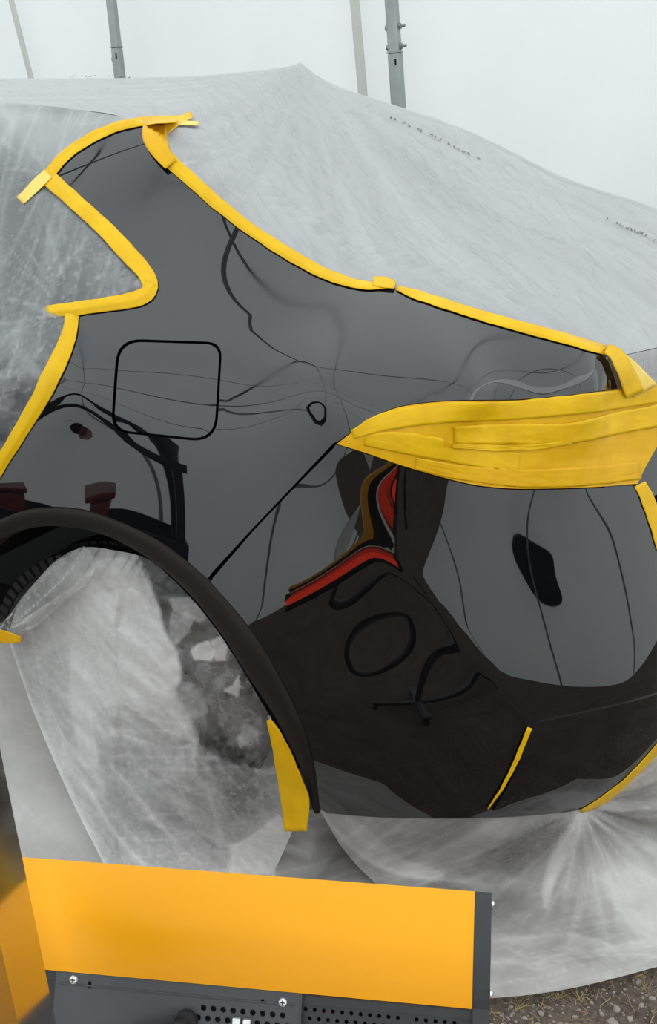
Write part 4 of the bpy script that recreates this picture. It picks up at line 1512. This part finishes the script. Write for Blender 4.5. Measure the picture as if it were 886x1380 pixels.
lo_ = line([(-60, 862), (14, 862), (42, 940), (90, 1050), (142, 1160), (176, 1228), (-60, 1228), (-60, 862)], 7)[:-1]
film_sill = px_sheet('sill_film', lo_, [((-60, 862), at_y(-60, 862, .06)), ((14, 862), at_y(14, 862, .075)), ((60, 980), at_y(60, 980, .07)), ((90, 1050), at_y(90, 1050, .05)), ((-60, 1050), at_y(-60, 1050, .03)), ((142, 1160), at_z(142, 1160, .022)), ((0, 1170), at_z(0, 1170, .02)), ((0, 1226), at_z(0, 1226, .015)), ((176, 1226), at_z(176, 1226, .015)), ((-60, 1226), at_z(-60, 1226, .015))],
    5, M['film_ground'], lambda V2, V: np.array([.004 * noise.noise(Vector((x * .01, y * .02, 2))) for x, y in V2]), lambda V2: blobs(V2, .70, [(40, 1120, 60, 40, .15)]))
tag(film_sill, 'smooth pale film hanging to the ground left of the wheel bag', 'drop film')

# gathered twist of film pulled to the front lip of the arch
go = np.vstack([crom([(-12, 846), (6, 836), (34, 800), (66, 768), (92, 746), (112, 736)], 5)[:-1], line([(112, 736), (132, 752), (124, 780)], 5)[:-1], crom([(124, 780), (98, 802), (66, 830), (36, 852), (14, 866), (-12, 864)], 5)[:-1], line([(-12, 864), (-12, 846)], 5)[:-1]])


def gat(x, y):
    dx_, dy_ = x + 2, y - 856
    return math.atan2(-dy_, dx_), math.hypot(dx_, dy_)


tw = px_sheet('gathered_folds', go, [((-12, 846), at_y(-12, 846, .0)), ((-12, 864), at_y(-12, 864, .0)), ((20, 858), at_y(20, 858, .005)), ((112, 736), at_y(112, 736, .045)), ((132, 752), at_y(132, 752, .04)), ((110, 792), at_y(110, 792, .03)), ((60, 775), at_y(60, 775, .02)), ((66, 830), at_y(66, 830, .02))], 2.6, M['film_wheel'],
    lambda V2, V: np.array([.006 * min(1, gat(x, y)[1] / 40) * noise.noise(Vector((gat(x, y)[0] * 9, gat(x, y)[1] * .004, 2))) for x, y in V2]),
    lambda V2: np.clip([.14 + .40 * rdg(gat(x, y)[0] * 9, gat(x, y)[1] * .004, 2, 6) + .14 * rdg(gat(x, y)[0] * 22, gat(x, y)[1] * .006, 6, 6) for x, y in V2], .05, .9))
tw.parent = film_wheel
tape([(-14, 852), (8, 858), (30, 861)], [16, 17, 8], 'small brownish yellow tape holding the gathered film at the front of the arch', mt='tape2', on=lambda px, of=0: np.array([at_y(q[0], q[1], .005) for q in px]) - np.outer(np.broadcast_to(of, len(px)), [0, 1, 0]), seed=31)


def arch3(px, of=0.0):
    px = np.asarray(px)
    y = .0 + .03 * smooth(960, 1110, px[:, 1]) + .02 * smooth(390, 370, px[:, 0]) * 0
    return np.array([at_y(q[0], q[1], yy) for q, yy in zip(px, y)]) - np.outer(np.broadcast_to(of, len(px)), [0, 1, 0])


tape([(366, 966), (380, 1000), (392, 1040), (401, 1075), (402, 1116)], [6, 20, 30, 38, 30], 'broad yellow tape hanging off the rear end of the wheel arch', on=arch3, off=.01, seed=32, wr=.0025, nacross=10)

# film hanging from the bumper and spread on the dirt
bo = np.vstack([crom([(432, 1093), (500, 1099), (560, 1101), (640, 1101), (700, 1099), (780, 1092), (812, 1077), (846, 1051), (884, 1013), (930, 962)], 7)[:-1],
                line([(930, 962), (985, 950), (990, 1285)], 8)[:-1], crom([(990, 1285), (940, 1290), (886, 1303), (830, 1318), (770, 1332), (710, 1341), (663, 1345), (640, 1346), (600, 1320), (560, 1262), (520, 1205), (480, 1165), (452, 1130)], 7)[:-1]])
bc_ = [(q, body3([q], -.004)[0]) for q in ((432, 1093), (500, 1099), (560, 1101), (640, 1101), (700, 1099), (780, 1092), (846, 1051), (884, 1013), (930, 962))]
bc_ += [(q, at_z(*q, h)) for q, h in (((480, 1170), .03), ((540, 1230), .02), ((600, 1318), .015), ((663, 1344), .015), ((770, 1331), .015), ((886, 1302), .015), ((990, 1285), .015), ((620, 1230), .035), ((720, 1260), .03), ((820, 1250), .03), ((900, 1220), .035), ((980, 1150), .05),
        ((790, 1190), .06), ((700, 1190), .055), ((600, 1170), .055), ((880, 1130), .10), ((980, 1040), .16))]


def drape_disp(V2, V):
    c = np.array([785., 1085.])
    out = np.zeros(len(V2))
    for i, (x, y) in enumerate(V2):
        a = math.atan2(y - c[1], x - c[0]); r = math.hypot(x - c[0], y - c[1])
        f = noise.noise(Vector((a * 4, r * .004, 0))) + .4 * noise.noise(Vector((a * 9, r * .006, 3)))
        g = noise.noise(Vector((x * .006 + y * .004, y * .035 - x * .008, 9))) + .5 * noise.noise(Vector((x * .013, y * .08 - x * .02, 4)))
        dd = noise.voronoi(Vector((x * .011 + y * .012, y * .03 - x * .012, 2)))[0]
        k = math.exp(-r / 170)
        out[i] = .016 * f * min(1, r / 40) * k * 1.5 + (1 - k) * (.006 * g + .007 * (dd[1] - dd[0]))
    bd = dist_to_path(V2, np.vstack([bo, bo[:1]]))
    return (out + .004) * smooth(0, 25, bd)


DRAPE_FOLDS = [([(784, 1094), (840, 1130), (900, 1150), (900, 1270), (840, 1240), (800, 1180)], .16, 10), ([(810, 1180), (870, 1180), (900, 1200), (900, 1260), (850, 1250)], .16, 14),
               ([(434, 1098), (480, 1104), (540, 1150), (600, 1180), (560, 1184), (500, 1162), (455, 1125)], .18, 3), ([(540, 1165), (590, 1140), (660, 1104), (700, 1104), (640, 1150), (600, 1176)], .10, 4),
               ([(783, 1096), (770, 1140), (748, 1190), (736, 1224), (730, 1200), (744, 1150)], .22, 2), ([(700, 1112), (760, 1104), (740, 1150), (690, 1180), (640, 1160)], -.14, 8), ([(600, 1190), (700, 1196), (690, 1240), (620, 1240)], -.10, 14),
               ([(663, 1274), (760, 1264), (840, 1280), (900, 1272), (900, 1300), (770, 1330), (663, 1342)], .08, 3)]


def drape_milk_glint(V2):  # film milkiness, with bright fold crests painted into the opacity
    v = blobs(V2, .42, [(830, 1190, 60, 50, .22), (880, 1240, 50, 50, .30), (600, 1135, 90, 40, -.04), (700, 1310, 120, 26, .10), (560, 1215, 50, 40, -.06), (850, 1090, 60, 30, -.14), (690, 1240, 60, 50, .05)])
    for pl, val, sf in DRAPE_FOLDS:
        pl_ = crom(pl, 6, True)
        din = dist_to_path(V2, np.vstack([pl_, pl_[:1]])) * np.where(inpoly(V2, pl_), 1, -1)
        v = v + val * smooth(-sf, sf, din)
    c = np.array([783., 1090.])
    for ln, w_, wd in (([(434, 1098), (470, 1136), (520, 1168), (575, 1184), (640, 1190)], .32, 5), ([(470, 1104), (520, 1150), (570, 1168)], .16, 6), ([(560, 1165), (620, 1130), (670, 1106)], .18, 6), ([(783, 1094), (758, 1140), (742, 1185), (736, 1222)], .42, 4), ([(783, 1094), (770, 1150), (760, 1200)], .25, 4),
                       ([(663, 1270), (760, 1262), (830, 1278), (886, 1268)], .22, 4), ([(663, 1300), (760, 1290), (886, 1276)], .15, 5), ([(783, 1092), (840, 1125), (886, 1140)], .2, 5), ([(800, 1086), (850, 1100), (890, 1096)], .18, 4)):
        v += w_ * np.exp(-dist_to_path(V2, ln) / wd)
    w = []
    for x, y in V2:
        a = math.atan2(y - c[1], x - c[0]); r = math.hypot(x - c[0], y - c[1])
        k = math.exp(-(r / 190) ** 2)
        e = k * (.20 * rdg(a * 3.2 + r * .002, r * .004, 1, 7) + .10 * rdg(a * 8, r * .007, 4, 7))
        u = y + .22 * (x - 663) if y > 1240 else y + .45 * x
        e += (1 - k) * (.20 * rdg(u * .022, x * .004, 7, 8) + .15 * rdg(u * .06, x * .007, 2, 7) + .08 * rdg(u * .16, x * .014, 5, 6))
        e += .10 * noise.noise(Vector((x * .012, y * .02, 1)))
        w.append(e)
    return np.clip(v + np.array(w), .06, .92)


film_drape = px_sheet('drop_film', bo, bc_, 3.2, M['film_ground'], drape_disp, drape_milk_glint)
tag(film_drape, 'wrinkled clear film hanging from the bumper and spread over the dirt', 'drop film')

uo = np.vstack([line([(396, 1112), (404, 1092), (436, 1090)], 6)[:-1], crom([(436, 1090), (458, 1132), (486, 1168), (524, 1206), (566, 1262)], 6)[:-1], line([(566, 1262), (355, 1245), (368, 1176), (392, 1128), (396, 1112)], 6)[:-1]])
film_gap = px_sheet('drop_film', uo, [((404, 1092), at_y(404, 1092, .16)), ((436, 1090), at_y(436, 1090, .14)), ((460, 1132), at_z(460, 1132, .03)), ((524, 1206), at_z(524, 1206, .014)), ((566, 1262), at_z(566, 1262, .013)), ((355, 1245), at_z(355, 1245, .013)), ((400, 1180), at_z(400, 1180, .03)), ((430, 1140), at_z(430, 1140, .05))],
    3.5, M['film_ground'], lambda V2, V: np.array([.004 * noise.noise(Vector((x * .02, y * .06 - x * .02, 2))) for x, y in V2]),
    lambda V2: np.clip([.44 + .16 * rdg(x * .006, y * .05 + x * .008, 3, 5) + .12 * noise.noise(Vector((x * .02, y * .05, 1))) for x, y in V2], .1, .9))
tag(film_gap, 'thin brownish see-through film between the wheel bag and bumper film', 'drop film')

# film lying flat under the wheel and lamp
gp = np.array([(-2.4, -.70), (-1.2, -.62), (-.4, -.42), (.1, -.28), (.45, -.17), (.62, -.09), (.72, .02), (.70, .25), (.66, .5), (.3, .85), (-.6, .95), (-2.4, 1.0)])
V2, F, lp = fill2d(line(np.vstack([gp, gp[:1]]), .03)[:-1], .017)
zz = np.array([.003 * noise.noise(Vector((x * 4, y * 7, 0))) + .0035 * noise.noise(Vector((x * 9 + y * 6, y * 30 - x * 8, 4))) for x, y in V2]) + .0085
F = [tuple(f) if np.cross(V2[f[1]] - V2[f[0]], V2[f[2]] - V2[f[0]]) > 0 else tuple(f[::-1]) for f in F]
film_flat = mesh_obj('ground_film', np.c_[V2, np.maximum(zz, .004)], F, M['film_ground'])
milk_glint_attr(film_flat, [np.clip(.60 + .20 * smooth(.1, -.6, np.array([x]))[0] + .2 * noise.noise(Vector((x * 5, y * 8, 0))) + .12 * noise.noise(Vector((x * 20 + y * 14, y * 50, 3))), .05, .95) for x, y in V2])
tag(film_flat, 'thin grey plastic film lying flat on the ground under the wheel', 'ground film')

# ------------------------------------------------------------------ curing lamp in the foreground
def build_lamp():
    A = at_depth(663, 1203, 1.10)                      # upper right corner of the housing
    B = at_depth(-75, 1147, 1.19)                      # upper left corner
    Cc = at_depth(641, 1356, 1.035)                    # lower right corner of the orange shell
    L = (A - B); LEN = np.linalg.norm(L); L /= LEN
    S = Cc - A; S -= L * (S @ L); SW = np.linalg.norm(S); S /= SW
    Nn = np.cross(L, S)
    if Nn @ (CAM - A) < 0: Nn = -Nn
    e = empty('curing_lamp', tuple(A - L * LEN / 2 - Nn * .05))

    def W3(l, s, n):                                   # l from the right end leftwards
        return A - L * l + S * s + Nn * n

    def prism(name, sec, l0, l1, mt, bev=.0, sm=False):
        """section (s, n) swept along the lamp"""
        m = len(sec)
        V = [W3(l0, s, n) for s, n in sec] + [W3(l1, s, n) for s, n in sec]
        F = [(i, (i + 1) % m, m + (i + 1) % m, m + i) for i in range(m)] + [tuple(range(m - 1, -1, -1)), tuple(range(m, 2 * m))]
        o = mesh_obj(name, V, F, mt, smooth_shade=False)
        bm = bmesh.new(); bm.from_mesh(o.data); bmesh.ops.recalc_face_normals(bm, faces=bm.faces); bm.to_mesh(o.data); bm.free()
        if sm:
            o.data.polygons.foreach_set('use_smooth', [True] * len(o.data.polygons))
            o.data.set_sharp_from_angle(angle=math.radians(28))
        if bev:
            mo = o.modifiers.new('bevel', 'BEVEL'); mo.width = bev; mo.segments = 2; mo.limit_method = 'ANGLE'
        return keep_world(o, e)
    # orange shell: gentle outward curve, turned-in lips
    t = np.linspace(0, 1, 15)
    outer = [(SW * u, .012 * math.sin(math.pi * u) ** .8 - .010 * max(0, u - .55) ** 1.3 * 3.6) for u in t]
    sec = outer + [(SW - .002, -.020), (SW * .5, -.004), (.002, -.012)]
    prism('orange_shell', sec, .0165, LEN, M['orange'], sm=True)
    # end cap
    n1 = outer[-1][1]
    cap = [(-.0015, -.05)] + [(s, n + .0015) for s, n in outer] + [(SW + .035, n1 - .012), (SW + .05, -.06), (SW * .5, -.08)]
    prism('end_cap', cap, .0, .0172, M['lamp_black'], bev=.0015)
    # the lower back: dark steel ledge, then two perforated plates
    d1 = np.array([1.0, -.55]); d1 /= np.linalg.norm(d1)       # direction of the plate in (s, n)
    up = np.array([-d1[1], d1[0]])
    p0 = np.array([SW + .001, n1 - .010])

    def plate(name, l0, l1, w0, w1, lift, mt, holes, th=.0025):
        """plate in the plane of d1 with real round holes; holes = (l, w, r)"""
        outline = line([(l0, w0), (l1, w0), (l1, w1), (l0, w1), (l0, w0)], .03)[:-1]
        hl = []
        for (hx, hy, r) in holes:
            k = 10
            hl.append(np.array([(hx + r * math.cos(2 * math.pi * i / k), hy + r * math.sin(2 * math.pi * i / k)) for i in range(k)]))
        V2, F, loops = fill2d(outline, .02, hl)
        V = []
        for l, w in V2:
            q = p0 + d1 * w + up * lift
            V.append(W3(l, q[0], q[1]))
        n = len(V)
        F = [tuple(f) for f in F]
        for li, Lp in enumerate(loops):
            b = len(V)
            for i in Lp: V.append(V[i])
            for i in Lp: V.append(V[i] - (S * up[0] + Nn * up[1]) * th)
            m = len(Lp)
            for i in range(m):
                F.append((b + i, b + (i + 1) % m, b + m + (i + 1) % m, b + m + i))
        o = mesh_obj(name, V, F, mt, smooth_shade=False)
        return keep_world(o, e)

    def pix2lw(px, py, lift):
        """picture point -> plate coordinates"""
        nrm = S * up[0] + Nn * up[1]
        q = p0 + up * lift
        o_ = W3(0, q[0], q[1])
        v = rays([(px, py)])[0]
        tt = ((o_ - CAM) @ nrm) / (v @ nrm)
        P = CAM + v * tt
        dd = S * d1[0] + Nn * d1[1]
        return -(P - o_) @ L, (P - o_) @ dd
    # base plate, fine holes to the right
    hs = []
    a = pix2lw(412, 1352, 0); b = pix2lw(600, 1372, 0)
    for r_ in range(5):
        for c_ in range(17):
            l, w = a[0] + (b[0] - a[0]) * (c_ + .5 * (r_ % 2)) / 15, .012 + r_ * .0085
            if c_ == 11: continue
            hs.append((l, w, .0021))
    prism('rear_ledge', [tuple(p0 + d1 * -.002), tuple(p0 + d1 * .006 + up * .001), tuple(p0 + d1 * .0075 - up * .006), tuple(p0 - up * .008)], .017, LEN - .01, M['lamp_black'])
    plate('perforated_plate', .0172, LEN - .02, .004, .085, -.002, M['lamp_black'], hs)
    plate('inner_baffle', .02, LEN - .02, .004, .085, -.014, M['hole'], [])
    # front bracket plate with larger holes
    lf = .007
    l_r, w_r = pix2lw(405, 1341, lf); l_l, w_l = pix2lw(76, 1306, lf)
    w_top = min(w_r, w_l) + .002
    hs = []
    a = pix2lw(268, 1357, lf); b = pix2lw(388, 1366, lf)
    for r_ in range(4):
        for c_ in range(9 if r_ == 0 else 10):
            f = (c_ + (.5 if r_ % 2 == 0 else 0)) / 9
            hs.append((a[0] + (b[0] - a[0]) * f, a[1] + r_ * .0098 + .0005, .0031))
    hs = [h for h in hs if l_r + .006 < h[0] < l_l - .006]
    s1 = pix2lw(121, 1325, lf); s2 = pix2lw(354, 1350, lf)
    hs += [(s1[0], s1[1], .0022), (s1[0], s1[1] + .004, .0016), (s2[0], s2[1] - .001, .0018)]
    plate('bracket_plate', l_r, l_l, w_top, .085, lf, M['lamp_grey'], hs)
    # turned edge of the bracket
    def bar(name, l0, l1, w0, w1, n0, n1_, mt, bev=.001):
        sec = [tuple(p0 + d1 * w0 + up * n0), tuple(p0 + d1 * w1 + up * n0), tuple(p0 + d1 * w1 + up * n1_), tuple(p0 + d1 * w0 + up * n1_)]
        return prism(name, sec, l0, l1, mt, bev)
    bar('bracket_flange', l_r, l_l, w_top - .0025, w_top, -.001, lf + .001, M['lamp_grey'], .0008)
    bar('bracket_rib', l_r + .004, l_l - .004, w_top + .0105, w_top + .0125, lf - .001, lf + .0012, M['lamp_grey'], .0008)
    bar('bracket_side', l_r - .002, l_r, w_top - .0025, .085, -.001, lf + .001, M['lamp_grey'], .0006)
    # screws
    pn = S * up[0] + Nn * up[1]; pd = S * d1[0] + Nn * d1[1]

    def screw(c, ax, r, name='screw'):
        mb = MB()
        ax = ax / np.linalg.norm(ax)
        rs = [(r * .96, 0), (r, .0006), (r * .85, .0020), (r * .45, .0028)]
        a_ = np.cross(ax, L if abs(ax @ L) < .9 else S); a_ /= np.linalg.norm(a_); b_ = np.cross(ax, a_)
        k = 16
        V = [c + ax * h + rr_ * (math.cos(2 * math.pi * i / k) * a_ + math.sin(2 * math.pi * i / k) * b_) for rr_, h in rs for i in range(k)]
        F = [(j * k + i, j * k + (i + 1) % k, (j + 1) * k + (i + 1) % k, (j + 1) * k + i) for j in range(3) for i in range(k)]
        F.append(tuple(3 * k + i for i in range(k)))
        mb.add(V, F)
        o = keep_world(mb.build(name, M['screw'], sm=True), e)
        x = MB()
        x.box(c + ax * .0027, a_ * r * .5, b_ * r * .12, ax * .0004)
        x.box(c + ax * .0027, b_ * r * .5, a_ * r * .12, ax * .0004)
        xo = x.build('cross_slot', M['hole']); xo.parent = o
        xo.matrix_parent_inverse = Matrix.Identity(4)
        return o
    for (px, py) in ((99.5, 1320), (381.5, 1350.5)):
        l, w = pix2lw(px, py, lf)
        q = p0 + d1 * w + up * lf
        screw(W3(l, q[0], q[1]), pn, .0046)
    for s_ in (.012, SW - .012):
        screw(W3(-.0002, s_, .001), L, .0035)
    # black rubber cable gland with its cable
    l, w = pix2lw(252, 1376, lf)
    q = p0 + d1 * w + up * lf
    c = W3(l, q[0], q[1])
    mb = MB(); mb.tube([c - pn * .002, c + pn * .008, c + pn * .009], [.012, .0115, .009], 18)
    g = keep_world(mb.build('cable_gland', M['rubber'], sm=True), e)
    mb = MB()
    mb.tube(crom([c + pn * .006, c + pn * .018 + L * -.004, c + pn * .022 + L * -.03 + pd * .008, c + pn * .016 + L * -.075 + pd * .03, c + pn * .0 + L * -.10 + pd * .09], .006), .0058, 10)
    keep_world(mb.build('cable', M['rubber'], sm=True), e)
    for (px, py) in ((320, 1375), (334, 1377)):
        l, w = pix2lw(px, py, lf); q = p0 + d1 * w + up * lf
        mb = MB(); c = W3(l, q[0], q[1]); mb.box(c + pn * .003, L * .004, pd * .0035, pn * .003)
        keep_world(mb.build('white_clip', M['screw'], bevel=.0008), e)
    # red heating tubes in front of a polished trough, facing the car
    prism('tube_reflector', [(.004, -.028), (SW * .5, -.04), (SW - .004, -.030), (SW - .004, -.033), (SW * .5, -.043), (.004, -.031)], .02, LEN, M['mirror'])
    mt, nt_, out_ = mat('glowing_heating_tube')
    em = N(nt_, 'ShaderNodeEmission'); em.inputs[0].default_value = (1, .055, .02, 1); em.inputs[1].default_value = 2.6
    nt_.links.new(em.outputs[0], out_.inputs[0])
    for k in range(3):
        mb = MB(); sk = SW * (.2 + .3 * k)
        mb.tube([W3(.03, sk, -.060), W3(LEN * .5, sk, -.060), W3(LEN - .03, sk, -.060)], .0085, 12)
        keep_world(mb.build('heating_tube', mt, sm=True), e)
    # polished side wings: upright sheet-metal plates left of the shell, between it and the camera
    def wing(name, e0, e1, t0, t1, ang_, depth, mt):
        E0, E1 = at_depth(*e0, t0), at_depth(*e1, t1)
        ed = (E1 - E0) / np.linalg.norm(E1 - E0)
        nr = RGT * math.cos(ang_) - FWD * math.sin(ang_)
        nr = nr - ed * (nr @ ed); nr /= np.linalg.norm(nr)
        h = np.cross(nr, ed)
        if h @ FWD > 0: h = -h                                 # runs towards the camera
        up_ = E0 - ed * .10
        P3 = [up_, E1, E1 + h * depth, up_ + h * depth]
        V = P3 + [p_ - nr * .002 for p_ in P3]
        mb = MB(); mb.add(V, [(0, 1, 2, 3), (7, 6, 5, 4), (0, 4, 5, 1), (1, 5, 6, 2), (2, 6, 7, 3), (3, 7, 4, 0)])
        o = mb.build(name, mt)
        bm = bmesh.new(); bm.from_mesh(o.data); bmesh.ops.recalc_face_normals(bm, faces=bm.faces); bm.to_mesh(o.data); bm.free()
        mo = o.modifiers.new('bevel', 'BEVEL'); mo.width = .0008; mo.segments = 2; mo.limit_method = 'ANGLE'
        keep_world(o, e)
    wing('side_wing', (-1, 1002), (90, 1450), 1.135, .985, math.radians(5), .30, M['mirror'])
    wing('wing_fold', (-4, 1250), (40, 1450), .93, .86, math.radians(8), .2, M['mirror2'])
    # stand: arm to a mast out to the right, on a wheeled foot
    mid = W3(.30, SW + .05, -.03)
    foot = np.array([1.20, -.78, 0])
    low = mid + np.array([.02, -.02, -.12])
    mb = MB()
    mb.tube(crom([mid, low, low + np.array([.18, -.13, -.10]), foot + np.array([-.14, .08, .36]), foot + np.array([0, 0, .36])], .03), .014, 12)
    keep_world(mb.build('arm', M['lamp_black'], sm=True), e)
    mb = MB(); mb.tube([foot + np.array([0, 0, .05]), foot + np.array([0, 0, .5])], .018, 14)
    keep_world(mb.build('mast', M['lamp_black'], sm=True), e)
    for k in range(4):
        th = k * math.pi / 2 + .4
        dv = np.array([math.cos(th), math.sin(th), 0])
        mb = MB(); mb.box(foot + dv * .14 + np.array([0, 0, .055]), dv * .14, np.array([-dv[1], dv[0], 0]) * .02, np.array([0, 0, .012]))
        lg = keep_world(mb.build('foot_leg', M['lamp_black'], bevel=.003), e)
        mb = MB(); c = foot + dv * .27 + np.array([0, 0, .02]); sd = np.array([-dv[1], dv[0], 0]) * .012
        mb.tube([c - sd, c + sd], .022, 16)
        cs = mb.build('caster', M['rubber'], sm=True); cs.parent = lg; cs.matrix_parent_inverse = lg.matrix_parent_inverse.inverted() if False else Matrix.Identity(4)
    tag(e, 'orange curing lamp housing with black perforated back and polished end plate', 'curing lamp')


build_lamp()


# ------------------------------------------------------------------ stones and straw in the dirt
def ground_h(x, y):
    return .006 * noise.noise(Vector((x * 3, y * 3, 0))) + .004 * noise.noise(Vector((x * 14, y * 14, 3))) - .008


def build_dirt():
    g = bpy.data.objects['ground']
    rnd = random.Random(4)
    meshes = []
    for k in range(6):
        bm = bmesh.new(); bmesh.ops.create_icosphere(bm, subdivisions=2, radius=1)
        for v in bm.verts:
            f = 1 + .35 * noise.noise(v.co * 1.3 + Vector((k * 5, 0, 0))) + .12 * noise.noise(v.co * 4)
            v.co = Vector((v.co.x * f, v.co.y * f * .8, v.co.z * f * .6))
        me = bpy.data.meshes.new('pebble'); bm.to_mesh(me); bm.free()
        me.materials.append(M['pebble']); meshes.append(me)

    def peb(px, py, r, k):
        p = at_z(px, py, 0)
        o = bpy.data.objects.new('pebble', meshes[k % 6]); col.objects.link(o)
        o.location = (p[0], p[1], ground_h(p[0], p[1]) + r * .25); o.scale = (r, r, r)
        o.rotation_euler = (rnd.uniform(-.2, .2), rnd.uniform(-.2, .2), rnd.uniform(0, 6.3))
        o.parent = g
    for (px, py, r) in ((708, 1368, .0048), (730, 1362, .006), (726, 1376, .005), (826, 1374, .010), (832, 1356, .007), (812, 1362, .005), (862, 1318, .006), (866, 1350, .005), (850, 1370, .006), (741, 1354, .004), (798, 1347, .004), (776, 1366, .005), (756, 1374, .004), (880, 1340, .006), (690, 1352, .004)):
        peb(px, py, r, rnd.randrange(6))
    n = 0
    while n < 120:
        px, py = rnd.uniform(660, 890), rnd.uniform(1300, 1385)
        if py < 1350 - (px - 663) * .19: continue
        peb(px, py, rnd.uniform(.0012, .0032), rnd.randrange(6)); n += 1
    # loose grit and straw, too fine to count
    mb = MB(); ms = MB()
    for k in range(900):
        px, py = rnd.uniform(655, 980), rnd.uniform(1290, 1460)
        if py < 1346 - (px - 663) * .19: continue
        p = at_z(px, py, 0); z = ground_h(p[0], p[1]); r = rnd.uniform(.0006, .0018)
        c = np.array([p[0], p[1], z + r * .3])
        mb.add([c + [r, 0, 0], c + [-r, r * .3, 0], c + [0, -r, 0], c + [r * .2, 0, r]], [(0, 1, 3), (1, 2, 3), (2, 0, 3), (0, 2, 1)])
        if k % 4 == 0:
            th = rnd.uniform(0, 6.28); L_ = rnd.uniform(.008, .03)
            dv = np.array([math.cos(th), math.sin(th), 0]); sd = np.array([-dv[1], dv[0], 0]) * .0006
            c2 = c + [0, 0, .002]
            ms.add([c2 - sd, c2 + sd, c2 + dv * L_ + sd * .4 + [0, 0, rnd.uniform(0, .006)], c2 + dv * L_ - sd * .4 + [0, 0, .001]], [(0, 1, 2, 3)])
    for (px, py) in ((862, 1314), (786, 1342), (752, 1340), (874, 1326), (700, 1350)):
        p = at_z(px, py, 0)
        for k in range(26):
            th = rnd.uniform(0, 6.28); L_ = rnd.uniform(.008, .026)
            c = np.array([p[0] + rnd.gauss(0, .006), p[1] + rnd.gauss(0, .006), ground_h(p[0], p[1])])
            dv = np.array([math.cos(th) * .8, math.sin(th) * .8, rnd.uniform(.1, .9)]); sd = np.array([-math.sin(th), math.cos(th), 0]) * .0007
            ms.add([c - sd, c + sd, c + dv * L_], [(0, 1, 2)])
    o = mb.build('grit', M['pebble'], g); o['kind'] = 'stuff'
    o = ms.build('straw_bits', M['straw'], g); o['kind'] = 'stuff'


build_dirt()



# ------------------------------------------------------------------ trolley added off the frame, stand-in for dark shapes mirrored in the quarter panel
def build_trolley_stand_in():
    c = np.array([-.98, -1.50, 0]); e = empty('trolley_stand_in', tuple(c))
    ax, ay, az = np.array([.80, -.60, 0]), np.array([.60, .80, 0]), np.array([0, 0, 1.])
    navy = pbr('navy_enamel', (.010, .012, .022), rough=.45)
    blue = pbr('blue_plastic', (.02, .07, .22), rough=.5)
    red = pbr('red_plastic', (.25, .02, .015), rough=.5)
    for sx in (-1, 1):
        for sy in (-1, 1):
            p = c + ax * .26 * sx + ay * .16 * sy
            mb = MB(); mb.box(p + az * .46, ax * .022, ay * .022, az * .40); keep_world(mb.build('upright', navy, bevel=.003), e)
            mb = MB(); mb.tube([p + az * .035 - ax * .012, p + az * .035 + ax * .012], .035, 16); keep_world(mb.build('caster', M['rubber'], sm=True), e)
    for z in (.14, .48, .84):
        mb = MB(); mb.box(c + az * z, ax * .30, ay * .20, az * .008)
        for sg in (-1, 1):
            mb.box(c + az * (z + .03) + ay * .196 * sg, ax * .30, ay * .004, az * .03)
            mb.box(c + az * (z + .03) + ax * .296 * sg, ax * .004, ay * .20, az * .03)
        keep_world(mb.build('shelf_tray', navy), e)
    mb = MB(); mb.tube(crom([c - ax * .26 + az * .86, c - ax * .27 + az * 1.08, c - ax * .12 + az * 1.20, c + ax * .12 + az * 1.20, c + ax * .27 + az * 1.08, c + ax * .26 + az * .86], .04), .035, 12)
    keep_world(mb.build('push_handle', navy, sm=True), e)
    tag(e, 'added off-frame stand-in: navy tool trolley with three trays and a looped push handle', 'tool trolley')
    for nm, lab, cat, mt_, off, hx, hy, hz, z in (('bin_stand_in', 'added off-frame blue plastic bin on the lowest tray of the navy trolley', 'bin', blue, -.06, .20, .14, .12, .149), ('case_stand_in', 'added off-frame red plastic case on the middle tray of the navy trolley', 'case', red, -.12, .07, .09, .05, .489)):
        b = empty(nm, tuple(c + ax * off + az * z))
        o = c + ax * off + az * (z + hz)
        mb = MB(); mb.box(o, ax * hx, ay * hy, az * hz); keep_world(mb.build('shell', mt_, bevel=.012), b)
        mb = MB(); mb.box(o + az * (hz + .006), ax * (hx + .006), ay * (hy + .006), az * .006); keep_world(mb.build('lid', mt_, bevel=.003), b)
        tag(b, lab, cat)


build_trolley_stand_in()
